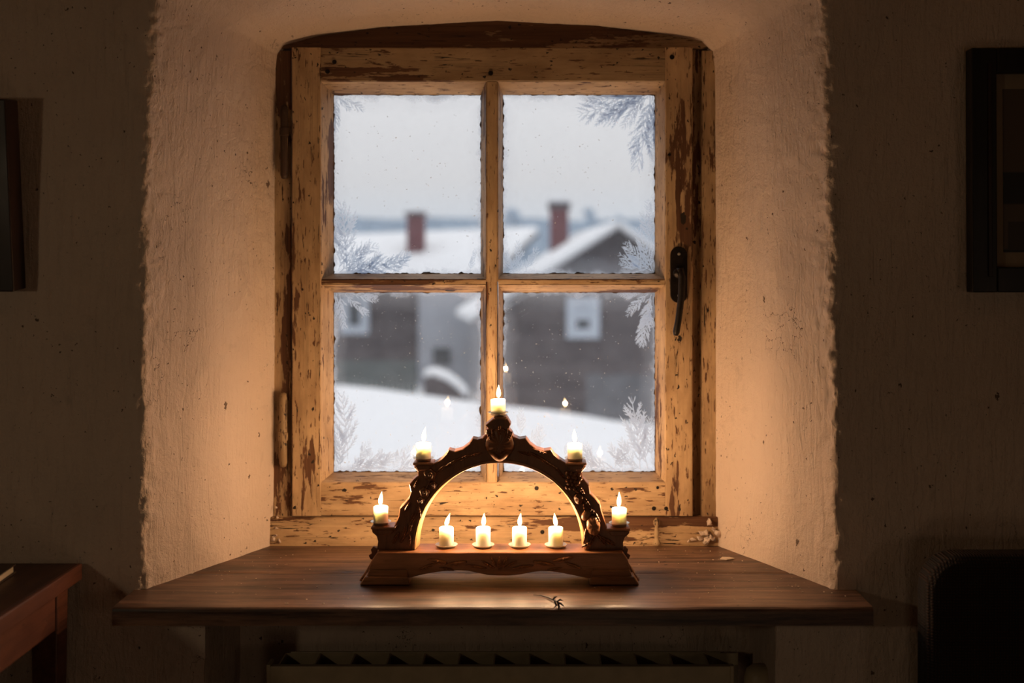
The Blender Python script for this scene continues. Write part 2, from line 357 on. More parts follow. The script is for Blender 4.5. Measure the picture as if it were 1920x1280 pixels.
def patch(o, du, dv, nu, nv, nrm, amp=(0.5, 0.6)):
    base = len(verts); o = Vector(o); du = Vector(du); dv = Vector(dv); nrm = Vector(nrm)
    for i in range(nu + 1):
        for j in range(nv + 1):
            q = o + du * (i / nu) + dv * (j / nv); verts.append(q + nrm * rough(q, amp))
    for i in range(nu):
        for j in range(nv):
            a = base + i * (nv + 1) + j; faces.append((a, a + 1, a + nv + 2, a + nv + 1))
zt = FW[0].y + 0.008
RX0, RX1, YR = P(385, 0, YW).x, P(1453, 0, YW).x, 2.09
patch((-2.2, YW, 0), (2.2 + RX0, 0, 0), (0, 0, zt), 90, 50, (0, -1, 0))
patch((RX1, YW, 0), (2.2 - RX1, 0, 0), (0, 0, zt), 90, 50, (0, -1, 0))
patch((RX0, YR, 0), (RX1 - RX0, 0, 0), (0, 0, zt - 0.03), 120, 60, (0, -1, 0), (0.8, 1.6))
patch((RX0, YW - .002, 0), (0, YR - YW + .012, 0), (0, 0, zt - 0.03), 20, 60, (1, 0, 0))
patch((RX1, YW - .002, 0), (0, YR - YW + .012, 0), (0, 0, zt - 0.03), 20, 60, (-1, 0, 0))
def slabv(a, b):
    n = len(verts); x0_, y0_, z0_ = a; x1_, y1_, z1_ = b
    verts.extend(Vector(q) for q in ((x0_,y0_,z0_),(x1_,y0_,z0_),(x1_,y1_,z0_),(x0_,y1_,z0_),(x0_,y0_,z1_),(x1_,y0_,z1_),(x1_,y1_,z1_),(x0_,y1_,z1_)))
    faces.extend(tuple(n + i for i in f) for f in ((0,3,2,1),(4,5,6,7),(0,1,5,4),(1,2,6,5),(2,3,7,6),(3,0,4,7)))
wl_, wr_ = P(506, 0, YB).x, P(1356, 0, YB).x        # masonry behind the plaster, out to the outer face
slabv((-2.25, 2.20, -.1), (wl_, 2.34, 2.5)); slabv((wr_, 2.20, -.1), (2.25, 2.34, 2.5))
slabv((wl_, 2.20, -.1), (wr_, 2.34, P(0, 1026, YB).z)); slabv((wl_, 2.20, P(0, 58, YB).z), (wr_, 2.34, 2.5))
slabv((-2.25, 1.9, 2.40), (2.25, 2.34, 2.46))
me = bpy.data.meshes.new('wall_back'); me.from_pydata([tuple(v) for v in verts], [], faces)
wall = link('wall_back', me, M['plaster'], smooth=True); tag(wall, kind='structure')
# the rest of the room, behind and beside the camera
M['dim_wall'] = simple('dim_limewash', (0.42, 0.32, 0.22), 0.9, 0.1, 6, 0.3)
M['floor'] = bare_wood('floor_boards', 'y', (0.035, 0.02, 0.012), (0.08, 0.045, 0.025), 2.0, 0.5, 0.3)
def shell(name, a, b, m):
    bm = bmesh.new(); box(bm, a, b); tag(link(name, bm, m), kind='structure')
shell('floor', (-2.3, -2.1, -0.05), (2.3, 2.2, 0), M['floor'])
shell('ceiling', (-2.3, -2.1, 2.40), (2.3, 1.95, 2.45), M['dim_wall'])
shell('wall_left', (-2.25, -2.0, 0), (-2.15, 1.95, 2.42), M['dim_wall'])
shell('wall_right', (2.15, -2.0, 0), (2.25, 1.95, 2.42), M['dim_wall'])
shell('wall_front', (-2.2, -2.1, 0), (2.2, -2.0, 2.42), M['dim_wall'])

# ------------------------------------------------------------------ window
win = empty('window_1', (P(930, 0, YB).x, YB, SILL), kind='structure')
YS = 2.15                                # room face of the sash
YG = 2.200                               # the glass
def wbox(name, x0, y0, x1, y1, Y, depth, mat, axis, seed=0.0, ch=0.002, parent=win, jit=0.0006):
    a = P(x0, y1, Y); b = P(x1, y0, Y); bm = bmesh.new()
    bar(bm, a, (b.x, Y + depth, b.z), ch, axis, jit, 0.015, seed); return link(name, bm, mat, parent)
# outer casing: two jambs, arched head, bottom rail
wbox('casing_jamb', 490, 95, 546, 1012, YB, 0.10, M['cz'], 'z', 1)
wbox('casing_jamb', 1316, 95, 1372, 1012, YB - 0.002, 0.10, M['cz'], 'z', 2)
wbox('casing_rail', 490, 969, 1372, 1040, YB - 0.008, 0.10, M['bx'], 'x', 3)
wbox('casing_stop', 1296, 90, 1318, 970, YB + 0.012, 0.09, M['cz'], 'z', 4)
bm = bmesh.new()
hp = [P(x, y, YB) for x, y in [(490, 91)] + [(490, 60)] + [(x, interp([(490, 60), (600, 50), (930, 20), (1250, 50), (1372, 60)], x)) for x in range(520, 1360, 30)] + [(1372, 60), (1372, 91)]]
prism(bm, hp, (0, 0.10, 0)); link('casing_head', bm, M['cx'], win, bevel=0.002)
# sash: face edges and glass edges
CX = [(602, 911), (934, 1247)]; CY = [(153, 523), (534, 904)]
GX = [(626, 902), (943, 1228)]; GY = [(178, 513), (548, 884)]
SD = 0.060
wbox('sash_stile', 547, 89, CX[0][0], 967, YS, SD, M['pz0'], 'z', 5)
wbox('sash_stile', CX[1][1], 89, 1299, 967, YS, SD, M['pz1'], 'z', 6)
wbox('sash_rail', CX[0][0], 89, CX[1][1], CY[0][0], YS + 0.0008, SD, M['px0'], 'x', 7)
wbox('sash_rail', CX[0][0], CY[1][1], CX[1][1], 967, YS + 0.0008, SD, M['px1'], 'x', 8)
wbox('muntin', CX[0][1], CY[0][0], CX[1][0], CY[0][1] + 5, YS + 0.001, SD - 0.006, M['pz2'], 'z', 9, 0.0035)
wbox('muntin', CX[0][1] + 1, CY[0][1] + 5, CX[1][0] - 2, CY[1][1], YS + 0.001, SD - 0.006, M['mz'], 'z', 10, 0.0035)
wbox('muntin', CX[0][0], CY[0][1], CX[0][1], CY[1][0], YS + 0.003, SD - 0.008, M['px2'], 'x', 11, 0.002)
wbox('muntin', CX[1][0], CY[0][1], CX[1][1], CY[1][0], YS + 0.003, SD - 0.008, M['px2'], 'x', 12, 0.002)
def bead(o0, o1, i1, i0, mat, seed):     # one mitred, sloping glazing bead; o = face edge, i = glass edge
    bm = bmesh.new(); n = 24; rings = []
    for k in range(n + 1):
        t_ = k / n; a = o0.lerp(o1, t_); b = i0.lerp(i1, t_)
        j = noise.noise(a * 55 + Vector((seed, 0, 0))) * 0.0011; dirn = (b - a).normalized()
        m_ = a.lerp(b, 0.55) + Vector((0, -0.004, 0)); b2 = b + dirn * j
        ring = [a, m_, b2 + Vector((0, -0.004, 0)), b2, Vector((a.x, YG, a.z))]
        rings.append([bm.verts.new(q) for q in ring])
    for r0, r1 in zip(rings, rings[1:]):
        for i in range(5): bm.faces.new((r0[i], r0[(i + 1) % 5], r1[(i + 1) % 5], r1[i]))
    bm.faces.new(rings[0]); bm.faces.new(list(reversed(rings[-1])))
    return link('glazing_bead', bm, mat, win)
def jagged(px0, py0, px1, py1, seed):
    """crumbling putty along the four edges of a pane"""
    bm = bmesh.new(); Y = YG - 0.003
    cs = [P(px0, py0, YG), P(px1, py0, YG), P(px1, py1, YG), P(px0, py1, YG)]; cen = sum(cs, Vector()) / 4
    for e in range(4):
        a = cs[e].copy(); b = cs[(e + 1) % 4].copy(); a.y = b.y = Y; L = (b - a).length; n = int(L / 0.0016)
        inw = Vector((0, 1, 0)).cross((b - a).normalized())
        if inw.dot(cen - a) < 0: inw = -inw
        pr = None; k_e = (0.55, 0.75, 1.0, 0.9)[e]
        for i in range(n + 1):
            q = a.lerp(b, i / n)
            wd = max(0.0003, (noise.fractal(q * 70 + Vector((seed, 0, 0)), 1, 2, 4) * 0.0042 + 0.0007) * k_e)
            o_, i_ = q - inw * 0.002, q + inw * wd
            cur = [bm.verts.new(o_), bm.verts.new(i_), bm.verts.new(i_ + Vector((0, 0.0028, 0))), bm.verts.new(o_ + Vector((0, 0.0028, 0)))]
            if pr:
                for j in range(4): bm.faces.new((pr[j], pr[(j + 1) % 4], cur[(j + 1) % 4], cur[j]))
            pr = cur
    return bm
# frost ferns -------------------------------------------------------
def strip(vs, fs, pts, w0, y):
    n = len(pts); base = len(vs)
    for i, p in enumerate(pts):
        d = (pts[min(i + 1, n - 1)] - pts[max(i - 1, 0)]); d = d.normalized() if d.length > 0 else Vector((0, 1))
        nn = Vector((-d.y, d.x)); t_ = i / (n - 1); w_ = w0 * (0.35 + 0.65 * math.sin(PI * min(1, 0.25 + 0.75 * t_))) if t_ < 1 else 0.05 * w0
        for s in (-1, 1): vs.append(Vector((p.x + nn.x * w_ * s, y, p.y + nn.y * w_ * s)))
    for i in range(n - 1): a = base + 2 * i; fs.append((a, a + 1, a + 3, a + 2))
def frond(vs, fs, p, ang, L, rnd, y, depth=0, curl=0.0, lim=None):
    n = 9 if depth == 0 else 5; pts = [p.copy()]; a = ang; q = p.copy()
    for i in range(n):
        a += curl / n + rnd.uniform(-.05, .05); q = q + Vector((math.cos(a), math.sin(a))) * (L / n)
        if lim: q = Vector((min(max(q.x, lim[0]), lim[1]), min(max(q.y, lim[2]), lim[3])))
        pts.append(q.copy())
    wd = {0: 0.010, 1: 0.040, 2: 0.13}[depth] * L * rnd.uniform(.8, 1.2)
    strip(vs, fs, pts, wd, y - 0.00004 * rnd.random() * 6)
    if depth < 2 and L > 0.004:
        k = int(10 if depth == 0 else 5)
        for i in range(k):
            t_ = 0.12 + 0.86 * i / k; j = min(int(t_ * n), n - 1); pp = pts[j].lerp(pts[j + 1], t_ * n - j)
            d = pts[j + 1] - pts[j]; ba = math.atan2(d.y, d.x)
            ll = L * (0.33 if depth == 0 else 0.25) * (math.sin(PI * (0.22 + 0.74 * t_))) * rnd.uniform(.65, 1.15)
            for s in (-1, 1):
                if rnd.random() < 0.10: continue
                frond(vs, fs, pp, ba + s * rnd.uniform(.55, .85), ll, rnd, y, depth + 1, -s * 0.35, lim)
# (pixel x, pixel y, direction deg, length px, curl)
FR = {
 (0, 0): [(630, 182, -88, 68, .1), (634, 180, -60, 40, .2), (640, 181, -35, 52, .3), (650, 510, 92, 142, .05), (634, 508, 70, 70, .3), (636, 512, 48, 95, -.5), (640, 512, 28, 105, -.5), (650, 511, 62, 78, -.2), (660, 512, 20, 110, -.4), (670, 512, 75, 55, 0), (690, 512, 60, 50, .1), (628, 470, 75, 60, 0), (710, 512, 45, 75, -.3), (640, 512, 10, 90, .1), (880, 508, 70, 45, .1), (735, 512, 50, 55, 0)],
 (1, 0): [(1222, 174, 197, 150, -.2), (1222, 176, 215, 120, -.3), (1218, 176, 186, 120, .1), (1220, 178, -96, 150, -.1), (1224, 180, -105, 120, -.25), (1210, 178, -125, 80, .2), (1200, 175, -140, 80, 0), (1224, 178, -85, 110, 0), (1222, 508, 150, 72, .2), (1222, 508, 128, 78, .1), (1224, 508, 105, 90, .1), (1216, 508, 165, 60, -.1), (1200, 508, 120, 40, 0), (975, 510, 95, 62, 0), (960, 510, 110, 46, .2), (985, 510, 70, 52, -.2), (955, 510, 60, 40, 0), (1226, 460, 110, 70, .1), (1226, 420, 112, 50, 0)],
 (0, 1): [(636, 552, -82, 68, .1), (630, 550, -95, 48, 0), (646, 552, -50, 62, .2), (660, 551, -20, 52, .1), (680, 551, -12, 30, 0), (652, 860, 91, 128, .05), (640, 880, 100, 90, 0), (632, 880, 70, 80, .2), (660, 882, 60, 70, -.2), (650, 882, 30, 90, -.3), (670, 882, 70, 45, 0), (690, 882, 80, 48, .2), (705, 882, 50, 55, -.2), (720, 882, 100, 45, 0), (735, 882, 62, 52, -.1), (755, 882, 80, 50, 0), (780, 882, 95, 45, 0), (800, 882, 70, 40, 0), (850, 882, 82, 50, 0), (870, 882, 60, 40, 0), (660, 882, 12, 90, .2), (740, 882, 15, 80, .2)],
 (1, 1): [(1222, 552, -110, 62, .1), (1216, 551, -140, 60, .1), (1200, 551, -170, 40, 0), (1221, 555, -97, 98, -.15), (1222, 580, -110, 76, .1), (1200, 880, 88, 138, .1), (1215, 880, 100, 110, 0), (1222, 860, 95, 80, 0), (1190, 882, 110, 70, 0), (1170, 882, 120, 62, .1), (1150, 882, 60, 62, .1), (1130, 882, 130, 72, .1), (1110, 882, 100, 58, 0), (1085, 882, 70, 44, 0), (1160, 882, 165, 90, -.1), (1205, 882, 150, 80, 0), (975, 826, 85, 64, 0), (985, 835, 50, 52, 0), (1005, 850, 75, 50, 0), (1015, 852, 110, 40, 0), (960, 840, 100, 48, 0), (1060, 860, 80, 30, 0)],
}
for i in range(2):
    for j in range(2):
        o = [P(CX[i][0], CY[j][0], YS), P(CX[i][1], CY[j][0], YS), P(CX[i][1], CY[j][1], YS), P(CX[i][0], CY[j][1], YS)]
        g = [P(GX[i][0], GY[j][0], YG), P(GX[i][1], GY[j][0], YG), P(GX[i][1], GY[j][1], YG), P(GX[i][0], GY[j][1], YG)]
        for q in o: q.y = YS + 0.003
        for e in range(4):
            bead(o[e], o[(e + 1) % 4], g[(e + 1) % 4], g[e], M[('px2', 'pz1', 'px1', 'pz2')[e]], e + 7 * i + 3 * j)
        link('putty', jagged(GX[i][0], GY[j][0], GX[i][1], GY[j][1], i * 5 + j * 9), M['putty'], win)
        cen = (g[0] + g[2]) / 2; ex = 0.012
        tilt = math.radians(1.1 if j else 0.4)
        hx, hz = (g[1].x - g[0].x) / 2 + 0.006, (g[0].z - g[3].z) / 2 + 0.006
        pe = Matrix.Translation(Vector((cen.x, YG + 0.006, cen.z))) @ Matrix.Rotation(-tilt, 4, 'X') @ Matrix.Rotation(math.radians(0.25), 4, 'Z')
        bm = bmesh.new(); box(bm, (-hx, -0.0012, -hz), (hx, 0.0012, hz), pe)
        pane = link('pane', bm, M['glass'], win)
        rnd = random.Random(31 + i * 3 + j); vs, fs = [], []
        lim = (g[0].x + .001, g[1].x - .001, g[3].z + .001, g[0].z - .001)
        for (px, py, dg, L, cu) in FR[(i, j)]:
            s = P(px, py, YG); frond(vs, fs, Vector((s.x, s.z)), math.radians(dg), L * YG / F, rnd, 0, 0, cu, lim)
        out = []
        inv = pe
        for v in vs: out.append(tuple(inv @ Vector((v.x - cen.x, -0.0018 + v.y, v.z - cen.z))))
        me = bpy.data.meshes.new('frost'); me.from_pydata(out, [], fs)
        fo = link('frost', me, M['frost'], pane); tag(fo, 'white feathery frost ferns', kind='stuff')
# hinges on the left, painted over
for (x, y0, y1, ring) in ((533, 196, 336, 247), (531, 735, 876, 818)):
    bm = bmesh.new(); a = P(x, y1, YB - 0.010); H = (y1 - y0) * YB / F; r = 0.0074
    lathe(bm, [(0.001, 0), (r * .7, .002), (r, .008), (r, H - .012), (r * .8, H - .004), (0.001, H)], 16, a)
    hg = link('hinge', bm, M['hinge'], win, smooth=True)
    bm = bmesh.new(); z = P(x, ring, YB - 0.010).z - a.z
    lathe(bm, [(r, z - .008), (r * 1.22, z - .007), (r * 1.22, z + .007), (r, z + .008)], 16, a); link('hinge_ring', bm, M['hinge'], hg)
# handle: long round-ended plate and a hanging lever
def stadium(cx, cy, hw, hh, Y, n=10):
    pts = []
    for k in range(n + 1): t_ = PI * k / n; pts.append(P(cx + hw * math.cos(t_), cy - hh + hw - hw * math.sin(t_), Y))
    for k in range(n + 1): t_ = PI * k / n; pts.append(P(cx - hw * math.cos(t_), cy + hh - hw + hw * math.sin(t_), Y))
    return pts
bm = bmesh.new(); prism(bm, stadium(1273, 515, 16, 53, YS - 0.004), (0, 0.0045, 0)); hpz = link('handle_plate', bm, M['iron'], win, bevel=0.001)
bm = bmesh.new()
lv = [(1270, 508, .0065), (1276, 506, .007), (1279, 520, .0068), (1277, 560, .0062), (1272, 600, .0060), (1268, 622, .0066), (1267, 629, .004)]
tube(bm, [P(x, y, YS - 0.016 - 0.004 * (i > 1)) for i, (x, y, r) in enumerate(lv)], [r for *_, r in lv], 12)
a = P(1273, 512, YS - 0.016)
lathe(bm, [(.0095, 0), (.0095, .012), (.007, .014)], 16, a, Matrix.Rotation(-PI / 2, 4, 'X')); link('handle_lever', bm, M['iron'], hpz, smooth=True)
bm = bmesh.new()
for (x, y) in ((1273, 476), (1273, 554)): lathe(bm, [(.003, 0), (.0026, .0012), (.001, .0016)], 10, P(x, y, YS - 0.004), Matrix.Rotation(PI / 2, 4, 'X'))
link('screw', bm, M['tin'], hpz)
# nail and knot heads on the sash face
bm = bmesh.new()
for (x, y, r) in ((614, 134, .0045), (627, 116, .0042), (920, 137, .0048), (1260, 107, .0046), (1226, 953, .004), (1249, 953, .0038), (1233, 914, .0028), (1006, 915, .004), (1017, 997, .004), (1255, 290, .003)):
    lathe(bm, [(r, 0), (r * .9, .0008), (.001, .0011)], 12, P(x, y, YS - 0.0002 if y < 968 else YB - .0085), Matrix.Rotation(PI / 2, 4, 'X'))
link('nail_head', bm, M['iron'], win)
# small turned hook hanging at the bottom rail
bm = bmesh.new(); a = P(1231, 1023, YB - 0.024); k = YB / F
lathe(bm, [(.002, 0), (.0068, .001), (.0078, .006), (.0045, .012), (.003, .018), (.0055, .023), (.0038, .029), (.003, .036), (.0062, .041), (.006, .046), (.002, .052)], 14, a)
link('turned_catch', bm, M['hinge'], win, smooth=True)
# plaster fillet crumbling at the right foot of the frame
def lumps(spec, Y, seed):
    bm = bmesh.new()
    for (x, y, r) in spec:
        m = Matrix.Translation(P(x, y, Y)) @ Matrix.Rotation(random.uniform(0, 6), 4, 'Y') @ Matrix.Diagonal((1, .7, random.uniform(.5, .9), 1))
        b2 = bmesh.ops.create_icosphere(bm, subdivisions=2, radius=r * .72, matrix=m)
        for v in b2['verts']: v.co += noise.noise_vector(v.co * 160 + Vector((seed, 0, 0))) * r * 0.7
    return bm
link('mortar_fillet', lumps([(1330, 978, .010), (1338, 992, .008), (1322, 1000, .011), (1312, 1008, .008), (1334, 1008, .012), (1300, 1012, .006), (1325, 1014, .011), (1345, 1000, .009), (1292, 1014, .004)], YB - 0.014, 2), M['plaster'], win, smooth=True)
link('mortar_fillet', lumps([(519, 990, .006), (516, 1005, .008), (524, 1014, .006), (512, 1012, .008), (520, 970, .004), (518, 950, .004)], YB - 0.010, 3), M['plaster'], win, smooth=True)

# ------------------------------------------------------------------ window sill: two long boards
YF = 1.772
sill = empty('windowsill', ((P(922, 0, YF)).x, YF, SILL - 0.028), 'long dark brown wooden windowsill of two worn boards under the window', 'windowsill')
x0, x1 = P(210, 0, YF).x, P(1638, 0, YF).x
ysp = 0.533 * F / (1074 - 490)           # where the joint between the boards is seen
def board(xa, xb, ya, yb, mat, seed):
    bm = bmesh.new(); n = 90; rings = []
    prof = [(ya, -.028), (ya, -.006), (ya + .0015, -.0025), (ya + .005, -.0006), (ya + .012, 0)] + [(ya + (yb - ya) * q, 0) for q in (.25, .5, .75)] + [(yb - .0015, 0), (yb, -.002), (yb, -.028)]
    for i in range(n + 1):
        x = xa + (xb - xa) * i / n; ring = []
        for k_, (y, z) in enumerate(prof):
            q = Vector((x, y, z)); d = noise.fractal(Vector((x * 7, y * 30, seed)), 1, 2, 3)
            dent = -0.003 * max(0, noise.noise(Vector((x * 23, seed, 0))) - .35) if k_ in (1, 2, 3) else 0
            ring.append(bm.verts.new((x, y + (d * .0012 if k_ < 4 else 0), SILL + z - abs(d) * .0009 * (k_ > 1) + dent * 2)))
        rings.append(ring)
    for a, b in zip(rings, rings[1:]):
        for i in range(len(prof) - 1): bm.faces.new((a[i], b[i], b[i + 1], a[i + 1]))
        bm.faces.new((a[-1], b[-1], b[0], a[0]))
    bm.faces.new(list(reversed(rings[0]))); bm.faces.new(rings[-1])
    return link('board', bm, mat, sill)
board(x0, x1, YF, ysp - .0006, M['sill'], 1.0)
board(P(300, 0, YW).x, P(1540, 0, YW).x, ysp + .0006, YB + .02, M['sill2'], 6.0)

# crumbs, flakes, a dry sprig lying on the sill
def on_sill(px, py): Y = 0.533 * F / (py - VY); return P(px, py, Y)
bm = bmesh.new(); rnd = random.Random(4)
spots = [(1175, 1084), (1190, 1086), (1198, 1083), (1465, 1086), (1500, 1105), (1497, 1100), (1505, 1110), (1545, 1110), (1585, 1118), (1560, 1112), (1115, 1102), (620, 1095), (575, 1124), (607, 1132), (480, 1085), (1337, 1050), (1392, 1052), (1485, 1100)]
for k_ in range(230):
    if k_ < len(spots): px, py = spots[k_]; r = .0017
    else:
        s = rnd.random()
        if s < .45: px, py = rnd.gauss(1400, 110), rnd.uniform(1030, 1112)
        elif s < .7: px, py = rnd.gauss(430, 80), rnd.uniform(1030, 1115)
        else: px, py = rnd.uniform(450, 1500), rnd.choice((rnd.uniform(1028, 1060), rnd.uniform(1100, 1135)))
        r = abs(rnd.gauss(.0005, .0004)) + .0003
    q = on_sill(px, py)
    lx = interp([(1.87, -.60), (2.165, -.47)], q.y); rx = interp([(1.87, .47), (2.165, .315)], q.y)
    if q.y > 1.875 and not (lx < q.x < rx): continue
    if q.y <= 1.875 and not (x0 + .02 < q.x < x1 - .02): continue
    m = Matrix.Translation(q + Vector((0, 0, r * .5))) @ Matrix.Rotation(rnd.uniform(0, 6), 4, 'Z') @ Matrix.Diagonal((1, .8, .55, 1))
    bmesh.ops.create_icosphere(bm, subdivisions=1, radius=r, matrix=m)
tag(link('plaster_crumbs', bm, M['crumb']), 'pale plaster crumbs scattered over the windowsill boards', 'crumbs', kind='stuff')
bm = bmesh.new(); q = on_sill(1363, 1048)
prism(bm, [q + Vector(d) for d in ((-.013, -.004, .0004), (-.002, -.009, .0004), (.014, -.001, .0004), (.006, .008, .0004), (-.007, .009, .0004))], (0, 0, .0016))
tag(link('plaster_flake', bm, M['crumb']), 'flat pale plaster flake lying on the sill by the right reveal', 'flake')
sp_ = empty('dry_sprig', on_sill(1046, 1132), 'dark dry splintered sprig caught on the front edge of the sill', 'twig')
bm = bmesh.new(); S = on_sill
tube(bm, [S(1000, 1116) + Vector((0, 0, .001)), S(1014, 1118) + Vector((0, 0, .002)), S(1030, 1123) + Vector((0, 0, .002)), S(1044, 1130) + Vector((0, 0, .0025)), P(1052, 1142, YF - .003)], [.0004, .0009, .0012, .0016, .0008], 6)
link('stem', bm, M['iron'], sp_)
for (a, b, c) in (((1040, 1129), (1043, 1137), (1038, 1143)), ((1044, 1130), (1050, 1126), (1056, 1129)), ((1045, 1131), (1052, 1134), (1059, 1140)), ((1046, 1131), (1048, 1139), (1046, 1147)), ((1036, 1126), (1040, 1122), (1045, 1120))):
    bm = bmesh.new(); tube(bm, [P(x, y, YF + .004 - .0012 * i) + Vector((0, 0, .002)) for i, (x, y) in enumerate((a, b, c))], [.0013, .0016, .0003], 6); link('twig', bm, M['iron'], sp_)

# ------------------------------------------------------------------ the carved candle arch
YA0, YA1 = 1.917, 1.948
BT = CZ - 0.4805                         # top of its base beam
arch = empty('candle_arch', (P(937, 0, 1.93).x, 1.93, SILL), 'carved brown wooden candle arch with vines and roses standing on the sill', 'candle arch')
outl = [(779, 1030), (706, 1030), (709, 1015), (706, 1005), (698, 998), (697, 990), (738, 990), (741, 981), (747, 968), (749, 953), (757, 945), (766, 934), (770, 922), (767, 908), (775, 899), (783, 892), (783, 884), (777, 878), (776, 869), (812, 869), (818, 866), (828, 860), (836, 851), (841, 843), (852, 846), (866, 842), (878, 833), (886, 822), (895, 824), (904, 821), (910, 814), (911, 806), (915, 803), (910, 797), (917, 791), (924, 785), (926, 783), (951, 783), (958, 795), (954, 804), (960, 811), (963, 818), (974, 823), (986, 821), (994, 832), (1006, 841), (1020, 845), (1033, 843), (1040, 853), (1050, 861), (1061, 868), (1098, 869), (1098, 877), (1091, 885), (1093, 896), (1105, 910), (1107, 925), (1117, 935), (1126, 946), (1128, 958), (1134, 975), (1139, 991), (1180, 992), (1180, 1000), (1171, 1008), (1168, 1018), (1170, 1030), (1096, 1030)]
inn = [(938 + 158.5 * math.cos(t_), 1029 - 161 * math.sin(t_)) for t_ in [PI * k / 48 for k in range(1, 48)]]
def yz(o, Y): return [P(x, y, Y) for x, y in o]
bm = bmesh.new(); pl = yz(outl + inn, YA0)
for q in pl:
    if q.z < BT + .002: q.z = BT
cut_board(bm, pl, YA0, YA1)
link('arch_board', bm, M['carve_z'], arch)
# narrow raised moulding along the inner edge of the arch
bm = bmesh.new(); prev = None
for k in range(0, 61):
    t_ = PI * k / 60; c = []
    for (rr, Y) in ((160.4, YA0 - .0022), (164.5, YA0 - .0022), (164.5, YA0 + .002), (160.4, YA0 + .002)):
        q = P(938 + rr * math.cos(t_), 1029 - (rr + 2.5) * math.sin(t_), YA0); q.y = Y; q.z = max(q.z, BT); c.append(bm.verts.new(q))
    if prev:
        for j in range(4): bm.faces.new((prev[j], prev[(j + 1) % 4], c[(j + 1) % 4], c[j]))
    prev = c
link('inner_moulding', bm, M['carve'], arch)
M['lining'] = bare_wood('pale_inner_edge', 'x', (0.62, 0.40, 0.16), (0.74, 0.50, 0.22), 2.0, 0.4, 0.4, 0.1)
bm = bmesh.new(); prev = None
for k in range(0, 61):
    t_ = PI * k / 60; c = []
    for (rr, Y) in ((159.8, YA0 - .0025), (160.4, YA0 - .0025), (160.4, YA1 - .001), (154.0, YA1 - .001)):
        q = P(938 + rr * math.cos(t_), 1029 - (rr + 2.5) * math.sin(t_), YA0); q.y = Y; q.z = max(q.z, BT); c.append(bm.verts.new(q))
    if prev:
        for j in range(4): bm.faces.new((prev[j], prev[(j + 1) % 4], c[(j + 1) % 4], c[j]))
    prev = c
tag(link('inner_lining', bm, M['lining'], arch), 'pale unstained wood inner edge of the arch')
# base beam with a wavy lower edge
YB0, YB1 = 1.899, 1.962
beam = [(708, 1029), (1168, 1029), (1178, 1052), (1186, 1084), (1103, 1084), (1078, 1079), (1054, 1074), (1032, 1071), (1014, 1070.5), (995, 1073), (975, 1077), (955, 1079), (936, 1079), (915, 1078), (896, 1074), (877, 1070), (857, 1069), (832, 1070.5), (808, 1074), (788, 1078), (768, 1083), (687, 1083), (696, 1052)]
pl = yz(beam, YB0)
for i in (0, 1): pl[i].z = BT
bm = bmesh.new(); cut_board(bm, pl, YB0, YB1)
link('base_beam', bm, M['carve'], arch)
for sgn in (-1, 1):
    def fx(v): return v if sgn < 0 else 1873 - v
    for (a0, a1, b0, b1, yt, yb, dy) in ((692, 763, 687, 765, 1068, 1081, .006), (684, 765, 674, 768, 1081, 1098, .010)):
        bm = bmesh.new(); Yq = YB0 - dy + .003
        q = [P(fx(a0), yt, Yq), P(fx(a1), yt, Yq), P(fx(b1), yb - 2, Yq), P(fx(b0), yb - 2, Yq)]
        zb = P(0, yb, Yq).z if yt < 1075 else SILL + .0003
        q[2].z = q[3].z = zb + (.0006 if yt > 1075 else 0)
        prism(bm, q, (0, YB1 - Yq + dy - .003, 0)); link('foot', bm, M['carve'], arch, bevel=0.0022)
# candle ledges
for (xa, xb, yt) in ((695, 741, 988), (774, 813, 867.5), (1060, 1100, 867.5), (1137, 1182, 990.5)):
    a = P(xa, yt + 5, YA0 - .004); b = P(xb, yt, YA0 - .004); bm = bmesh.new(); box(bm, a, (b.x, YA1 + .004, b.z)); link('ledge', bm, M['carve'], arch, bevel=0.0015)
    m_ = (xa + xb) / 2; bm = bmesh.new()
    prism(bm, yz([(xa + 3, yt + 5), (xb - 3, yt + 5), (xb - 9, yt + 14), (xa + 9, yt + 14)], YA0 - .003), (0, .005, 0)); link('corbel', bm, M['carve_z'], arch, bevel=0.001)
bm = bmesh.new(); prism(bm, yz([(925, 781.5), (951, 781.5), (949, 786), (927, 786)], YA0 - .002), (0, YA1 - YA0 + .004, 0)); link('ledge', bm, M['carve'], arch, bevel=0.001)
# carved relief: a dome on a polar grid with a free outline r(t) and surface h(r, t)
def relief(name, cx, cy, rx, ry, rot, h, rf=lambda t: 1.0, hf=lambda r, t: 0.0, Y=YA0, mat='carve_z', nr=7, na=32, label=None):
    bm = bmesh.new(); rings = []; c, s = math.cos(rot), math.sin(rot); k = Y / F; o = P(cx, cy, Y)
    top = bm.verts.new(o + Vector((0, -h * (1 + hf(0, 0)), 0)))
    for i in range(1, nr + 1):
        r = i / nr; ring = []
        for j in range(na):
            t_ = 2 * PI * j / na; q = rf(t_) * r; u, v = rx * q * math.cos(t_), ry * q * math.sin(t_)
            hh = h * (math.sqrt(max(0, 1 - r ** 2.6)) + hf(r, t_) * (1 - r ** 4))
            ring.append(bm.verts.new(o + Vector(((u * c - v * s) * k, -hh + .0008 * (i == nr), (u * s + v * c) * k))))
        rings.append(ring)
    for j in range(na): bm.faces.new((top, rings[0][j], rings[0][(j + 1) % na]))
    for a, b in zip(rings, rings[1:]):
        for j in range(na): bm.faces.new((a[j], b[j], b[(j + 1) % na], a[(j + 1) % na]))
    bm.faces.new(list(reversed(rings[-1])))
    return tag(link(name, bm, M[mat], arch, smooth=True), label)
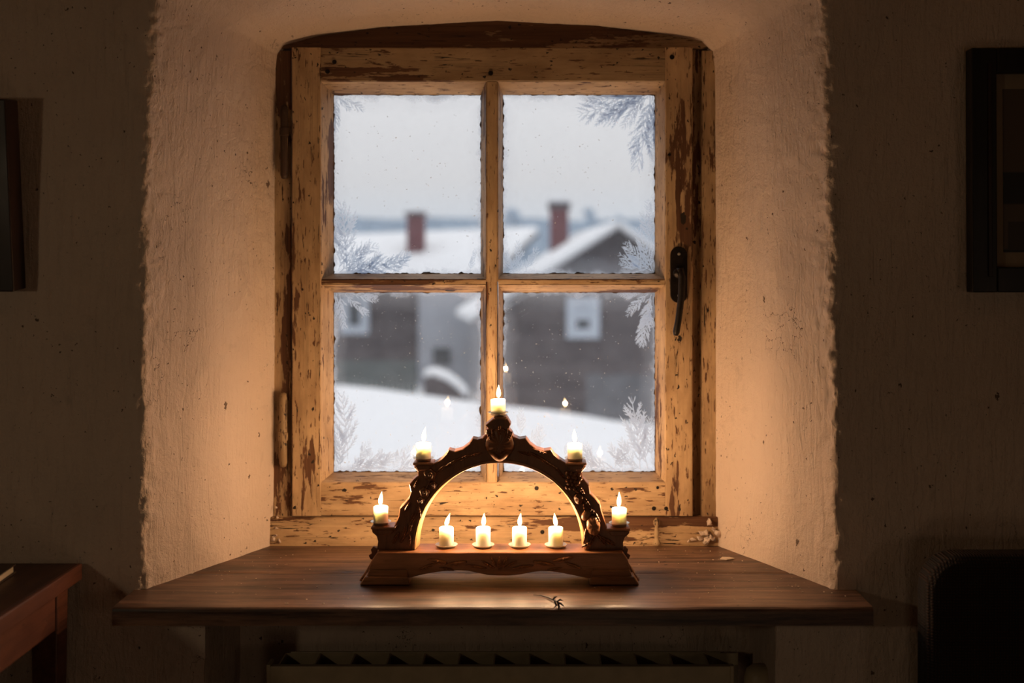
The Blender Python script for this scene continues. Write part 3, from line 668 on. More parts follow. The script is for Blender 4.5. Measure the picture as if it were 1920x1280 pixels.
def leaf(cx, cy, L, W_, deg, h=.005, Y=YA0, mat='carve_z', name='carved_leaf'):
    return relief(name, cx, cy, L / 2, W_ / 2, math.radians(deg), h, lambda t: 0.72 + .28 * abs(math.cos(t)) ** 3 + .05 * math.cos(9 * t), lambda r, t: -.5 * math.exp(-(r * math.sin(t) / .14) ** 2) + .22 * math.cos(7 * r * math.cos(t) * 2), Y, mat, 8, 36)
# scallop shield at the crown
def shell_h(r, t):
    u, v = r * math.cos(t), r * math.sin(t); v0 = -.62 + .5 * min(abs(u), .42)
    return .10 * math.cos(14 * t) * r * (v > v0) - .75 * math.exp(-((v - v0) / .10) ** 2) - (.35 if v > v0 else 0) * min(1, (v - v0) / .3)
relief('carved_shield', 937, 833, 27, 31, 0, .012, lambda t: 1 + .05 * math.cos(4 * t), shell_h, nr=16, na=64, label='scallop shield at the crown of the arch')
for dx, dg in ((-13, 105), (13, 75), (0, 90), (-21, 115), (21, 65)): leaf(937 + dx * .9, 808 + abs(dx) * .5, 24, 9, dg, .008)
# roses on the left shoulder
def rose(cx, cy, r):
    relief('carved_rose', cx, cy, r, r, .3, .008, lambda t: 1 + .09 * math.cos(5 * t), lambda q, t: .32 * math.cos(q * 15 + t))
    relief('carved_rose', cx + 1, cy - 1, r * .45, r * .45, 1, .0115, lambda t: 1 + .1 * math.cos(4 * t), lambda q, t: .3 * math.cos(q * 9 + t))
for a in ((806, 889, 12), (812, 909, 8), (796, 922, 10), (789, 938, 7)): rose(*a)
for a in ((825, 880, 26, 9, 40), (846, 868, 34, 10, 32), (868, 858, 34, 10, 22), (890, 852, 30, 9, 16), (786, 958, 30, 11, 100), (774, 968, 24, 9, 60), (770, 985, 36, 12, 75), (757, 1000, 40, 13, 70), (768, 1010, 30, 10, 95), (742, 1008, 28, 11, 60), (764, 950, 22, 8, 60), (740, 992, 20, 8, 50), (781, 905, 20, 8, 60),
          (984, 850, 30, 9, -16), (1004, 854, 34, 10, -28), (1024, 866, 34, 10, -36), (1042, 878, 28, 9, -40), (1053, 890, 20, 8, -50), (1012, 846, 34, 7, -18)): leaf(*a)
# bunch of grapes, fruit and curling foliage on the right
bm = bmesh.new(); rnd = random.Random(5)
for (u, v) in [(x, y) for y in range(5) for x in range(4 if y < 3 else 3)]:
    q = P(1063 + u * 7.3 + (v % 2) * 3 + rnd.uniform(-1, 1), 887 + v * 6.6 + u * 1.2, YA0 - .003)
    bmesh.ops.create_uvsphere(bm, u_segments=10, v_segments=7, radius=.0037, matrix=Matrix.Translation(q))
link('carved_grapes', bm, M['carve_z'], arch, smooth=True)
relief('carved_fruit', 1085, 934, 10, 12, .3, .009, hf=lambda r, t: .12 * math.cos(3 * t))
relief('carved_fruit', 1112, 984, 14, 21, .15, .013, hf=lambda r, t: .10 * math.cos(8 * t) * r, mat='carve')
relief('carved_fruit', 1099, 964, 9, 13, -.5, .009, mat='carve')
for a in ((1090, 918, 26, 11, -60), (1100, 940, 28, 11, -55), (1108, 955, 24, 10, -40), (1098, 1000, 40, 9, 80), (1110, 1012, 42, 12, 60), (1125, 1008, 38, 11, -50), (1140, 1014, 34, 12, -30), (1120, 970, 26, 9, -65), (1102, 1018, 30, 9, 30), (1096, 950, 24, 8, -80)): leaf(*a, h=.007)
bm = bmesh.new()
tube(bm, [P(x, y, YA0 - .001) for x, y in ((1060, 884), (1070, 900), (1078, 918), (1092, 930), (1098, 948), (1104, 968), (1100, 990), (1110, 1008))], .0022, 8); link('carved_vine', bm, M['carve'], arch, smooth=True)
bm = bmesh.new()
tube(bm, [P(x, y, YA0 - .001) for x, y in ((820, 884), (806, 900), (800, 914), (792, 930), (784, 950), (776, 972), (766, 996), (752, 1016))], .0020, 8); link('carved_vine', bm, M['carve_z'], arch, smooth=True)
# leaves carved on the base beam
for a in ((936, 1056, 28, 9, 90), (925, 1052, 26, 8, 120), (947, 1052, 26, 8, 60), (915, 1058, 30, 8, 150), (957, 1058, 30, 8, 30), (893, 1062, 42, 9, 172), (980, 1062, 42, 9, 8), (855, 1056, 44, 12, 190), (1020, 1056, 44, 12, -10), (820, 1052, 40, 13, 170), (1056, 1048, 42, 13, 12), (1075, 1060, 34, 10, 160), (800, 1062, 34, 10, 20), (1040, 1066, 30, 7, 10), (838, 1066, 30, 7, 170)):
    leaf(*a, h=.0062, Y=YB0, mat='carve')
for sgn in (-1, 1):                       # pierced side scrolls at both ends
    fx = (lambda v: v) if sgn < 0 else (lambda v: 1873 - v)
    bm = bmesh.new(); prism(bm, yz([(fx(x), y) for x, y in ((708, 1029), (700, 1024), (695, 1030), (697, 1037), (691, 1041), (694, 1048), (701, 1050), (696, 1056), (702, 1062))], YB0 + .022), (0, .008, 0)); link('side_scroll', bm, M['carve_z'], arch, bevel=.001)
    bm = bmesh.new(); tube(bm, [P(fx(x), y, YB0 + .026) for x, y in ((709, 1034), (700, 1052), (690, 1070), (676, 1092))], [.003, .0035, .0035, .004], 8); link('side_rib', bm, M['carve'], arch, smooth=True)
# candles with their dishes
def cup(cx, y, Y, r, low, z=None):
    bm = bmesh.new(); o = P(cx, y, Y)
    if z is not None: o.z = z
    if low: pr = [(r * .55, 0), (r * .8, .0006), (r, .0042), (r * .97, .0048), (r * .76, .0017), (.0125, .0015)]
    else: pr = [(r * .62, 0), (r * .70, .0006), (r * .74, .0036), (r, .0052), (r * .98, .0058), (.0129, .0040), (.0127, .0018)]
    lathe(bm, pr, 32, o); link('candle_dish', bm, M['cup' if low else 'tin'], arch, smooth=True, bevel=0); return o
def candle(cx, yt, base, label, lean, hgt, seed, power=1.0):
    r = .0124; Y = base.y; H = CZ - (yt - VY) * Y / F - base.z
    c = empty('candle', base, label, 'candle', 'lit white candles on the candle arch')
    rnd = random.Random(seed); bm = bmesh.new(); rim = r * .97
    lathe(bm, [(r * .96, 0), (r, .0012), (r * 1.0, H * .5), (r * 1.0, H - .0022), (rim, H - .0006), (rim * .88, H), (rim * .70, H - .0014), (rim * .3, H - .0022), (.0008, H - .0022)], 32, base)
    for v in bm.verts: v.co += noise.noise_vector(v.co * 90) * .0004
    link('wax', bm, M['wax'], c, smooth=True)
    t0 = base + Vector((0, 0, H)); bm = bmesh.new()
    tube(bm, [t0 + Vector((0, 0, -.003)), t0 + Vector((0, 0, .002)), t0 + Vector((lean * .12, 0, .0055))], [.0008, .0007, .0006], 6); link('wick', bm, M['wick'], c)
    bm = bmesh.new(); n = 12; rings = []
    for i in range(n + 1):
        t_ = i / n; rr = .0042 * (math.sin(PI * t_ ** .72) ** .9 if 0 < t_ < 1 else .02) * (1 - .35 * t_); z = .002 + hgt * t_
        off = Vector((lean * t_ * t_ + .0006 * math.sin(3 * t_ + seed), 0, z))
        rings.append([bm.verts.new(t0 + off + Vector((max(rr, .0001) * math.cos(2 * PI * k / 14), max(rr, .0001) * math.sin(2 * PI * k / 14), 0))) for k in range(14)])
    for a, b in zip(rings, rings[1:]):
        for k in range(14): bm.faces.new((a[k], a[(k + 1) % 14], b[(k + 1) % 14], b[k]))
    bm.faces.new(list(reversed(rings[0]))); bm.faces.new(rings[-1])
    link('flame', bm, M['flame'], c, smooth=True)
    ld = bpy.data.lights.new('candle_light', 'POINT'); ld.energy = CANDLE_W * power; ld.color = CANDLE_COL; ld.shadow_soft_size = .004
    lo = bpy.data.objects.new('candle_light', ld); col.objects.link(lo); lo.location = t0 + Vector((lean * .3, 0, hgt * .5)); lo.parent = c
    lo.matrix_parent_inverse = basis(c).inverted()
YC = (YA0 + YA1) / 2
def ztop(y): return P(0, y, YA0 - .004).z
for (cx, yt, yl, label, lean, hg_, sd) in (
    (934, 748, 781.5, 'lit white candle at the very top of the candle arch', .0015, .022, 1),
    (794, 830, 867.5, 'lit white candle on the left shoulder ledge of the arch', .004, .024, 2),
    (1078, 831, 867.5, 'lit white candle on the right shoulder ledge, above the carved grapes', -.001, .022, 3),
    (714, 949, 988, 'lit white candle on the lowest left ledge outside the arch', .0015, .023, 4),
    (1161, 952, 990.5, 'lit white candle on the lowest right ledge outside the arch', -.0008, .025, 5)):
    o = cup(cx, yl, YC, .0175, False, ztop(yl) + .0001)
    candle(cx, yt, o + Vector((0, 0, .0019)), label, lean, hg_, sd)
for (cx, label, lean, sd) in ((837, 'lit white candle inside the arch, nearest the left side', .006, 6), (906, 'lit white candle inside the arch, second from the left', .002, 7),
                              (974, 'lit white candle inside the arch, second from the right', .003, 8), (1042, 'lit white candle inside the arch, nearest the right side', -.002, 9)):
    o = cup(cx, 1024, 1.938, .0190, True, BT + .0002)
    candle(cx, 988, o + Vector((0, 0, .0016)), label, lean, .0215, sd, 0.55)

# ------------------------------------------------------------------ radiator in the recess under the sill
M['rad'] = simple('radiator_enamel', (0.42, 0.33, 0.21), 0.45, 0.12, 30, 0.1)
M['rad_end'] = M['rad']
rad = empty('radiator', (P(940, 0, 1.955).x, 1.955, 0.15), 'cream panel radiator with finned top grille in the recess below the sill', 'radiator')
yr0, yr1 = 1.955, 2.03
zr = CZ - (1249 - VY) * yr0 / F
rx0, rx1 = P(506, 0, yr0).x, P(1370, 0, yr0).x
def rbox(name, a, b, mat=M['rad'], bev=.0015):
    bm = bmesh.new(); box(bm, a, b); return link(name, bm, mat, rad, bevel=bev)
rbox('front_panel', (rx0, yr0, .15), (rx1, yr0 + .012, zr)); rbox('back_panel', (rx0 + .02, yr1 - .006, .15), (rx1 - .006, yr1, zr + .001))
rbox('end_cover', (rx0 - .006, yr0 - .001, .15), (rx0 + .001, yr0 + .03, zr + .003)); rbox('end_cover', (rx1 - .001, yr0 - .001, .15), (rx1 + .006, yr0 + .012, zr + .001))
fin0, fin1 = P(534, 0, 2.02).x, P(1345, 0, 2.02).x
for k in range(13):
    x = fin0 + (fin1 - fin0) * k / 12.4
    rbox('fin', (x, yr0 + .012, zr - .075), (x + .0025, yr1 - .006, zr - .001), bev=0)
    rbox('grille_plate', (x + .0025, yr1 - .0075, zr - .075), (x + (fin1 - fin0) / 12.4, yr1 - .006, zr - .0005), bev=0)
bm = bmesh.new(); a = P(1425, 1262, 1.945)
lathe(bm, [(.004, -.05), (.024, -.05), (.027, -.03), (.027, -.008), (.023, .006), (.014, .013), (.004, .015)], 24, a); vk = link('valve_head', bm, M['rad'], rad, smooth=True)
bm = bmesh.new(); tube(bm, [a + Vector((0, .0, -.05)), a + Vector((0, .0, -.30)), a + Vector((0.0, .0, -.70))], .010, 12); link('valve_pipe', bm, M['rad'], rad, smooth=True)
bm = bmesh.new(); box(bm, a + Vector((.024, -.006, -.012)), a + Vector((.036, .006, .0))); link('valve_pin', bm, M['iron'], vk, bevel=.001)
bm = bmesh.new(); tube(bm, [Vector((rx1, yr0 + .02, .21)), Vector((a.x, yr0 + .02, .21))], .009, 10); link('valve_tail', bm, M['rad'], rad)

# ------------------------------------------------------------------ table on the left with a book
M['tab'] = bare_wood('reddish_table_wood', 'y', (0.11, 0.038, 0.024), (0.19, 0.07, 0.042), 4.0, 0.4, 0.4, 0.2)
M['tab_top'] = bare_wood('shaded_table_top', 'y', (0.045, 0.018, 0.012), (0.09, 0.035, 0.02), 8.0, 0.4, 0.3, 0.2)  # darker copy of the table wood, the top's shade put into the colour
TZ = CZ - 0.487; tx = P(160, 0, YW).x; ty1 = YW - .012; ty0 = .95; txl = tx - .75
tab = empty('table', (tx - .37, 1.4, 0), 'reddish brown wooden table at the lower left, against the wall', 'table')
def tbox(name, a, b, mat, bev=.002):
    bm = bmesh.new(); box(bm, a, b); return link(name, bm, mat, tab, bevel=bev)
tbox('table_top', (txl, ty0, TZ - .026), (tx - .008, ty1, TZ), M['tab_top'])
tbox('lit_edge_strip', (tx - .008, ty0, TZ - .026), (tx, ty1, TZ), M['tab'])  # strip added in the redder wood, giving the edge its lit tone
tbox('apron', (tx - .030, ty0 + .05, TZ - .085), (tx - .012, ty1 - .075, TZ - .026), M['tab'])
tbox('apron', (txl + .012, ty0 + .05, TZ - .085), (txl + .030, ty1 - .05, TZ - .026), M['tab'])
tbox('apron', (txl + .05, ty0 + .02, TZ - .085), (tx - .05, ty0 + .038, TZ - .026), M['tab'])
for (lx, ly) in ((tx - .034, ty1 - .045), (tx - .034, ty0 + .04), (txl + .034, ty1 - .045), (txl + .034, ty0 + .04)):
    bm = bmesh.new(); n = 10; rings = []
    for i in range(n + 1):
        t_ = i / n; hw = .021 - .010 * t_; z = TZ - .026 - (TZ - .026) * t_
        rings.append([bm.verts.new((lx + s1 * hw, ly + s2 * hw, z)) for s1, s2 in ((-1, -1), (1, -1), (1, 1), (-1, 1))])
    for a_, b_ in zip(rings, rings[1:]):
        for k in range(4): bm.faces.new((a_[k], a_[(k + 1) % 4], b_[(k + 1) % 4], b_[k]))
    bm.faces.new(rings[0]); bm.faces.new(list(reversed(rings[-1]))); link('leg', bm, M['tab'], tab, bevel=.002)
M['paper'] = simple('paper_edges', (0.62, 0.50, 0.36), 0.8, 0.15, 60, 0.3, (1, 1, 12)); M['cover'] = simple('dark_book_cover', (0.05, 0.03, 0.02), 0.6, 0.2, 40, 0.1)
bx, by = P(30, 0, 1.80).x, 1.80
bk = empty('book', (bx - .08, by - .1, TZ), 'thin dark book with pale page edges lying on the left table', 'book')
mt = Matrix.Translation(Vector((bx, by, TZ))) @ Matrix.Rotation(math.radians(4), 4, 'Z')
for nm, a, b, m_ in (('cover', (-.15, -.2, .0005), (0, 0, .0022), 'cover'), ('pages', (-.148, -.198, .0022), (-.003, -.003, .0125), 'paper'), ('cover', (-.15, -.2, .0125), (0, 0, .0142), 'cover')):
    bm = bmesh.new(); box(bm, a, b, mt); link(nm, bm, M[m_], bk)

# ------------------------------------------------------------------ pictures on the wall
M['frame'] = bare_wood('black_frame_wood', 'z', (0.010, 0.008, 0.007), (0.022, 0.015, 0.012), 3.0, 0.4, 0.4, 0.1)
M['frame_red'] = bare_wood('dark_red_frame_wood', 'z', (0.016, 0.007, 0.005), (0.035, 0.014, 0.010), 3.0, 0.4, 0.4, 0.1)
M['mat'] = simple('picture_mat', (0.30, 0.22, 0.15), 0.9, 0.1, 30, 0.1)
t = NT('dim_print'); v = t.n('TexVoronoi', {'Vector': t.map((9, 9, 14)), 'Scale': 1.0}, distance='CHEBYCHEV').outputs['Distance']
t.bsdf(t.mix(t.ramp(v, [(0.34, 0.0), (0.38, 1.0)]), (0.016, 0.012, 0.010), (0.10, 0.065, 0.04)), 0.5); M['print'] = t.m
def picture(x0, x1, z0, z1, fw, label, mats, depth, mw, tilt=0.0, rot=0.0):
    p = empty('picture_frame', ((x0 + x1) / 2, YW - .006, z0), label, 'picture')
    W2, H = (x1 - x0) / 2, z1 - z0
    T = Matrix.Translation(p.location) @ Matrix.Rotation(rot, 4, 'Y') @ Matrix.Rotation(tilt, 4, 'X')
    def bx_(name, a, b, m_, bev=.002):
        bm = bmesh.new(); box(bm, a, b, T); return link(name, bm, m_, p, bevel=bev)
    bx_('frame_side', (-W2, -depth, 0), (-W2 + fw, 0, H), M[mats]); bx_('frame_side', (W2 - fw, -depth, 0), (W2, 0, H), M[mats])
    bx_('frame_side', (-W2 + fw, -depth, 0), (W2 - fw, 0, fw), M[mats]); bx_('frame_side', (-W2 + fw, -depth, H - fw), (W2 - fw, 0, H), M[mats])
    bx_('mat_board', (-W2 + fw, -depth * .4, fw), (W2 - fw, -.002, H - fw), M['mat'], 0)
    bx_('print', (-W2 + fw + mw, -depth * .4 - .0008, fw + mw * 1.5), (W2 - fw - mw, -depth * .4, H - fw - mw * 1.5), M['print'], 0)
    bx_('frame_lip', (-W2 + fw * .62, -depth - .003, fw * .62), (-W2 + fw * .78, -depth, H - fw * .62), M['frame_red'], .001)
    return p
yy = YW - .03
picture(P(1822, 0, yy).x, P(1822, 0, yy).x + .46, P(0, 547, yy).z, P(0, 89, yy).z, .040, 'black framed picture with pale mat high on the right of the wall', 'frame', .028, .016, 0.0, -0.004)
picture(P(46, 0, 1.79).x - .33, P(46, 0, 1.79).x - .03, P(0, 541, 1.84).z, P(0, 182, 1.81).z, .035, 'dark picture frame tilting off the wall at the left edge', 'frame_red', .045, .02, 0.10)

# ------------------------------------------------------------------ chair at the lower right
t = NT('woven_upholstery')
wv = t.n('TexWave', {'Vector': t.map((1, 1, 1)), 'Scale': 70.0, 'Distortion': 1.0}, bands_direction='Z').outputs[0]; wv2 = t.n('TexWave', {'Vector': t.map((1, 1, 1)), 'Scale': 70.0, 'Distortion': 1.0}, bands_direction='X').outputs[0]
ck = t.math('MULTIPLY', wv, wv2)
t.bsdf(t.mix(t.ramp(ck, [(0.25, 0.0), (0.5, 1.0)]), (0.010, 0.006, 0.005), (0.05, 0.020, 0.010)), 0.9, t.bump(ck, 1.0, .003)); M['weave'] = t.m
ch = empty('chair', (.86, 1.62, 0), 'dark woven high-backed chair in shadow at the lower right', 'chair')
cx0 = P(1722, 0, 1.78).x; ctop = P(0, 1030, 1.78).z; cw = .50
def rounded(x0, x1, z0, z1, y0, y1, r, name, mat, bev):
    pts = []
    for (cx, cz, a0) in ((x1 - r, z1 - r, 0), (x0 + r, z1 - r, 90), (x0 + .02, z0 + .02, 180), (x1 - .02, z0 + .02, 270)):
        rr = r if cz > z0 + .1 else .02
        for k in range(9): t_ = math.radians(a0 + 90 * k / 8); pts.append(Vector((cx + rr * math.cos(t_), y0, cz + rr * math.sin(t_))))
    bm = bmesh.new(); prism(bm, pts, (0, y1 - y0, 0)); return link(name, bm, mat, ch, bevel=bev, seg=3)
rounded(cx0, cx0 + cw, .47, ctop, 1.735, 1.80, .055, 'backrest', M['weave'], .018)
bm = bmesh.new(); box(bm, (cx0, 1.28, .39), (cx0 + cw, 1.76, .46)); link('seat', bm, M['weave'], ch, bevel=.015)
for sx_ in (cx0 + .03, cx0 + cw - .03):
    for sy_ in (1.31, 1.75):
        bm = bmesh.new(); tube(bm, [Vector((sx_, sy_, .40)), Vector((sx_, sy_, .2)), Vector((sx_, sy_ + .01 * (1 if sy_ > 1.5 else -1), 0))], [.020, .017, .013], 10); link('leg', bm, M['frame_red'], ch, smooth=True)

# ------------------------------------------------------------------ outdoors: snow slope, two farmhouses, far trees
t = NT('snow'); nz = t.noise(t.map((1, 1, 1)), 0.6, 6)
t.bsdf(t.mix(nz, (0.60, 0.62, 0.65), (0.67, 0.68, 0.70)), 0.8, t.bump(nz, .3, .05)); M['snow'] = t.m
M['dark_boards'] = [simple('weathered_boards_%d' % i, (0.064 + .009 * i, 0.054 + .008 * i, 0.060 + .008 * i), 0.8, 0.25, 3, 0.1, (0.4, 1, 6)) for i in range(3)]
M['stucco'] = simple('pale_stucco', (0.31, 0.33, 0.37), 0.9, 0.1, 2, 0.1)
M['brick'] = simple('red_brick_chimney', (0.13, 0.045, 0.050), 0.85, 0.25, 8, 0.3)
M['white'] = simple('white_window_trim', (0.40, 0.45, 0.52), 0.7, 0.05, 5, 0.1)
M['dark_pane'] = simple('dark_window_pane', (0.035, 0.045, 0.055), 0.15, 0.1, 5, 0.0)
M['fence'] = simple('grey_green_fence', (0.085, 0.10, 0.10), 0.85, 0.2, 3, 0.1)
M['far'] = simple('snowy_hazed_far_wood', (0.29, 0.36, 0.44), 0.95, 0.1, 0.4, 0.1)  # snow-laden woods, with the blue haze of distance put into the colour
def gz(x, y):                             # height of the snow field
    crest = 15.0 + .25 * x
    zc = interp([(-8, -1.20), (-2.62, -1.50), (-.73, -1.77), (1.53, -2.15), (8, -3.1)], x)
    if y < crest: return CZ + zc - (crest - y) * .045 + .05 * noise.noise(Vector((x * .4, y * .4, 0)))
    return CZ + zc - min(2.6, (y - crest) * .28) + .04 * noise.noise(Vector((x * .3, y * .3, 0)))
bm = bmesh.new(); nx, ny = 70, 90; gv = {}
for i in range(nx + 1):
    for j in range(ny + 1):
        x = -14 + 30 * i / nx; y = 3.0 + 60 * (j / ny) ** 1.6; gv[i, j] = bm.verts.new((x, y, gz(x, y)))
for i in range(nx):
    for j in range(ny): bm.faces.new((gv[i, j], gv[i + 1, j], gv[i + 1, j + 1], gv[i, j + 1]))
tag(link('snow_ground', bm, M['snow'], smooth=True), kind='structure')
bm = bmesh.new(); prism(bm, [(-120, 63, -2), (120, 63, -2), (300, 260, 2), (-300, 260, 2)], (0, 0, -.5)); tag(link('snow_plain', bm, M['snow']), kind='structure')

def obox(parent, name, a, b, mat, bev=0):
    bm = bmesh.new(); box(bm, a, b); return link(name, bm, mat, parent, bevel=bev)
# right house: gable wall towards us, ridge running back to the left
HY = 30.0
hr = empty('farmhouse', (P(1150, 0, HY).x, HY, -3.2), 'dark boarded gable farmhouse with snowy roof seen through the right panes', 'house')
apex = P(1150, 436, HY); eL = P(886, 606, HY); eR = P(1415, 625, HY); zb = -3.4
def clip_x(z):
    if z <= eL.z: return eL.x + .25, eR.x - .25
    k = (z - eL.z) / (apex.z - eL.z); return eL.x + .25 + (apex.x - eL.x - .25) * k, eR.x - .25 + (apex.x - eR.x + .25) * k
bh = .24; z = zb; k = 0
while z < apex.z - .1:
    z1 = min(z + bh, apex.z - .02); a0, a1 = clip_x(z); b0, b1 = clip_x(z1); off = .012 * (k % 2)
    bm = bmesh.new(); prism(bm, [(a0, HY - off, z + .01), (a1, HY - off, z + .01), (b1, HY + .02 - off, z1), (b0, HY + .02 - off, z1)], (0, .10, 0)); link('board', bm, M['dark_boards'][k % 3], hr); z = z1; k += 1
D_ = Vector((-0.7, 6.0, -0.15))            # along the ridge
def slab(name, pts, th, mat, par, bev=0):
    bm = bmesh.new(); prism(bm, pts, (0, 0, th)); return link(name, bm, mat, par, bevel=bev)
fo = Vector((.12, -.45, 0))
up = Vector((0, 0, .10))
slab('roof', [eL + fo, apex + fo, apex + D_, eL + D_], .08, M['dark_boards'][0], hr)
slab('roof', [apex + fo, eR + fo, eR + D_, apex + D_], .08, M['dark_boards'][0], hr)
slab('snow_cover', [eL + fo + up + Vector((-.15, 0, -.08)), apex + fo + up, apex + D_ + up, eL + D_ + up + Vector((-.15, 0, -.08))], .24, M['snow'], hr, .09)
slab('snow_cover', [apex + fo + up, eR + fo + up + Vector((.15, 0, -.08)), eR + D_ + up, apex + D_ + up], .24, M['snow'], hr, .09)
obox(hr, 'side_wall', (eL.x + .25, HY + .1, zb), (eR.x - .25, HY + 7, eL.z), M['dark_boards'][1])
a = P(1031, 452, 34.2); b = P(1066, 391, 34.2)
chm = obox(hr, 'chimney', (a.x, 34.2, a.z - .9), (b.x, 34.8, b.z), M['brick']); obox(chm, 'chimney_cap', (a.x - .06, 34.14, b.z), (b.x + .06, 34.86, b.z + .17), M['dark_boards'][2]); obox(chm, 'snow_cap', (a.x - .04, 34.16, b.z + .17), (b.x + .04, 34.84, b.z + .34), M['snow'], .07)
def window(par, x0, y0, x1, y1, Y, fw):
    a = P(x0, y1, Y); b = P(x1, y0, Y); wn = empty_child(par, 'window', (a.x, Y, a.z)); 
    obox(wn, 'window_surround', a + Vector((0, -.08, 0)), (b.x, Y, a.z + fw), M['white']); obox(wn, 'window_surround', Vector((a.x, Y - .08, b.z - fw)), b, M['white'])
    obox(wn, 'window_surround', Vector((a.x, Y - .08, a.z + fw)), (a.x + fw, Y, b.z - fw), M['white']); obox(wn, 'window_surround', Vector((b.x - fw, Y - .08, a.z + fw)), (b.x, Y, b.z - fw), M['white'])
    obox(wn, 'pane', (a.x + fw, Y - .03, a.z + fw), (b.x - fw, Y - .01, b.z - fw), M['dark_pane'])
    return wn, a, b
def empty_child(par, name, loc):
    o = bpy.data.objects.new(name, None); col.objects.link(o); o.parent = par; o.matrix_parent_inverse = basis(par).inverted(); o.location = loc; return o
wn, a, b = window(hr, 1062, 556, 1124, 634, HY - .02, .26)
obox(wn, 'curtain', (a.x + .26, HY - .058, b.z - .26 - .34), (b.x - .26, HY - .052, b.z - .26), M['white'])
# left house: long low roof, boarded wall and a pale stucco bay
LY = 38.0
hl = empty('farmhouse', (P(780, 0, LY).x, LY, -3.2), 'long low farmhouse with pale stucco bay and chimney, through the left panes', 'house')
rl, rr_ = P(520, 462, LY + 5), P(1010, 442, LY + 5); el, er = P(500, 545, LY - .5), P(912, 540, LY - .5)
slab('roof', [el, er, rr_, rl], .1, M['dark_boards'][0], hl); up2 = Vector((0, -.1, .1))
slab('snow_cover', [el + up2, er + up2, rr_ + up2, rl + up2], .28, M['snow'], hl, .1)
zt_ = el.z; zb2 = -3.0; xa, xb_ = el.x + .3, P(790, 0, LY).x; z = zb2; k = 0
while z < zt_ - .05:
    z1 = min(z + .3, zt_); obox(hl, 'board', (xa, LY - .012 * (k % 2), z), (xb_, LY + .12, z1 - .012), M['dark_boards'][(k + 1) % 3]); z = z1; k += 1
obox(hl, 'stucco_bay', (xb_, LY - 1.0, zb2), (P(912, 0, LY).x, LY + 3, zt_ + .25), M['stucco'])
obox(hl, 'wall', (xa, LY + .12, zb2), (P(912, 0, LY).x, LY + 5, zt_), M['dark_boards'][1])
a = P(764, 470, 40.5); b = P(796, 404, 40.5)
chm = obox(hl, 'chimney', (a.x, 40.2, a.z - .8), (b.x, 40.9, b.z), M['brick']); obox(chm, 'chimney_cap', (a.x - .07, 40.1, b.z), (b.x + .07, 40.95, b.z + .08), M['dark_boards'][2]); obox(chm, 'snow_cap', (a.x - .05, 40.15, b.z + .08), (b.x + .05, 40.9, b.z + .24), M['snow'], .06)
window(hl, 638, 552, 692, 626, LY - .03, .28); 
a = P(812, 684, LY - 1.0); b = P(844, 652, LY - 1.0); obox(hl, 'window', (a.x, LY - 1.05, a.z), (b.x, LY - .98, b.z), M['dark_pane'])
# snowed-over lean-to before the bay
LT = 24.0
sh = empty('woodshed', P(830, 745, LT), 'small dark woodshed with a curved snow-covered roof before the bay', 'shed')
top = [(794, 697), (812, 694), (836, 703), (856, 717), (874, 736)]
slab_pts = [P(x, y, LT) for x, y in top]; bm = bmesh.new(); prism(bm, slab_pts + [p - Vector((0, 0, .12)) for p in reversed(slab_pts)], (0, .8, 0)); link('snow_cover', bm, M['snow'], sh, bevel=.05)
bm = bmesh.new(); prism(bm, [p - Vector((0, 0, .13)) for p in slab_pts] + [Vector((slab_pts[-1].x, LT, -2.6)), Vector((slab_pts[0].x, LT, -2.6))], (0, 1.3, 0)); link('wall', bm, M['dark_boards'][0], sh)
# board fences
def fence(x0, x1, y0, y1, Y, label, n):
    f = empty('board_fence', P((x0 + x1) / 2, y1, Y), label, 'fence'); a = P(x0, y1, Y); b = P(x1, y0, Y)
    for k in range(n):
        xk = a.x + (b.x - a.x) * k / n; obox(f, 'board', (xk, Y, a.z - 1.5), (xk + (b.x - a.x) / n - .015, Y + .03, b.z + .03 * noise.noise(Vector((k * .7, 0, 0)))), M['fence'])
    return f
fence(600, 782, 676, 745, 27.0, 'low grey green board fence behind the snow, left lower pane', 18)
M['fence2'] = simple('grey_fence', (0.11, 0.115, 0.13), 0.85, 0.2, 3, 0.1)
f2 = fence(1100, 1300, 702, 800, 22.0, 'low grey board fence before the gable farmhouse, right lower pane', 16)
for c_ in f2.children: c_.data.materials[0] = M['fence2']
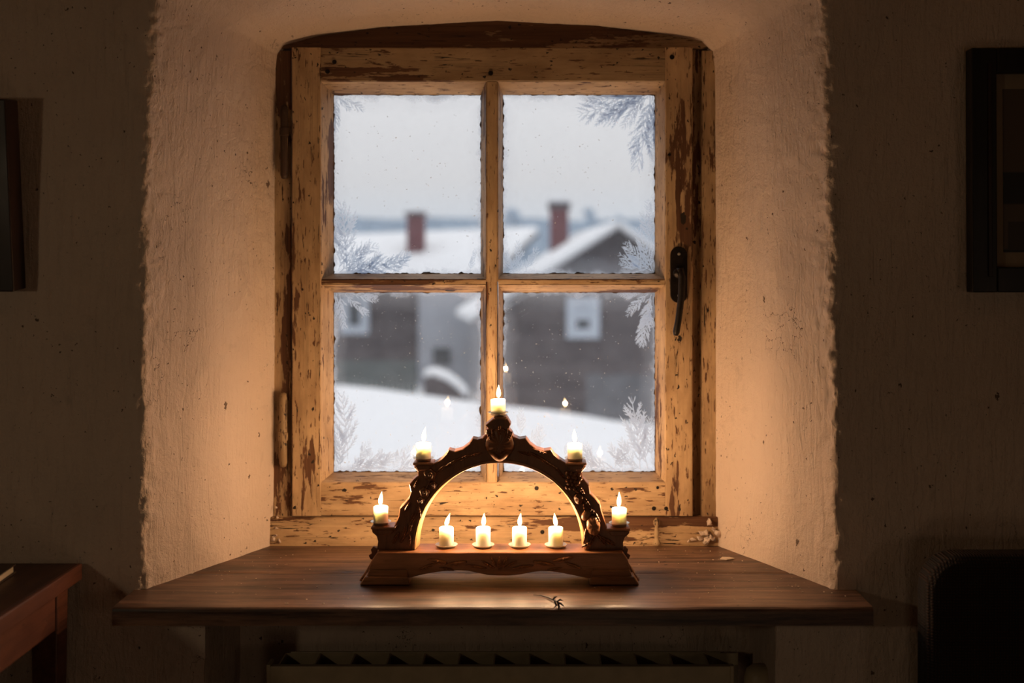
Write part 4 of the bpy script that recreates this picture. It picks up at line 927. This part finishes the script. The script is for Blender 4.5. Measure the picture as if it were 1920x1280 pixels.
# far trees
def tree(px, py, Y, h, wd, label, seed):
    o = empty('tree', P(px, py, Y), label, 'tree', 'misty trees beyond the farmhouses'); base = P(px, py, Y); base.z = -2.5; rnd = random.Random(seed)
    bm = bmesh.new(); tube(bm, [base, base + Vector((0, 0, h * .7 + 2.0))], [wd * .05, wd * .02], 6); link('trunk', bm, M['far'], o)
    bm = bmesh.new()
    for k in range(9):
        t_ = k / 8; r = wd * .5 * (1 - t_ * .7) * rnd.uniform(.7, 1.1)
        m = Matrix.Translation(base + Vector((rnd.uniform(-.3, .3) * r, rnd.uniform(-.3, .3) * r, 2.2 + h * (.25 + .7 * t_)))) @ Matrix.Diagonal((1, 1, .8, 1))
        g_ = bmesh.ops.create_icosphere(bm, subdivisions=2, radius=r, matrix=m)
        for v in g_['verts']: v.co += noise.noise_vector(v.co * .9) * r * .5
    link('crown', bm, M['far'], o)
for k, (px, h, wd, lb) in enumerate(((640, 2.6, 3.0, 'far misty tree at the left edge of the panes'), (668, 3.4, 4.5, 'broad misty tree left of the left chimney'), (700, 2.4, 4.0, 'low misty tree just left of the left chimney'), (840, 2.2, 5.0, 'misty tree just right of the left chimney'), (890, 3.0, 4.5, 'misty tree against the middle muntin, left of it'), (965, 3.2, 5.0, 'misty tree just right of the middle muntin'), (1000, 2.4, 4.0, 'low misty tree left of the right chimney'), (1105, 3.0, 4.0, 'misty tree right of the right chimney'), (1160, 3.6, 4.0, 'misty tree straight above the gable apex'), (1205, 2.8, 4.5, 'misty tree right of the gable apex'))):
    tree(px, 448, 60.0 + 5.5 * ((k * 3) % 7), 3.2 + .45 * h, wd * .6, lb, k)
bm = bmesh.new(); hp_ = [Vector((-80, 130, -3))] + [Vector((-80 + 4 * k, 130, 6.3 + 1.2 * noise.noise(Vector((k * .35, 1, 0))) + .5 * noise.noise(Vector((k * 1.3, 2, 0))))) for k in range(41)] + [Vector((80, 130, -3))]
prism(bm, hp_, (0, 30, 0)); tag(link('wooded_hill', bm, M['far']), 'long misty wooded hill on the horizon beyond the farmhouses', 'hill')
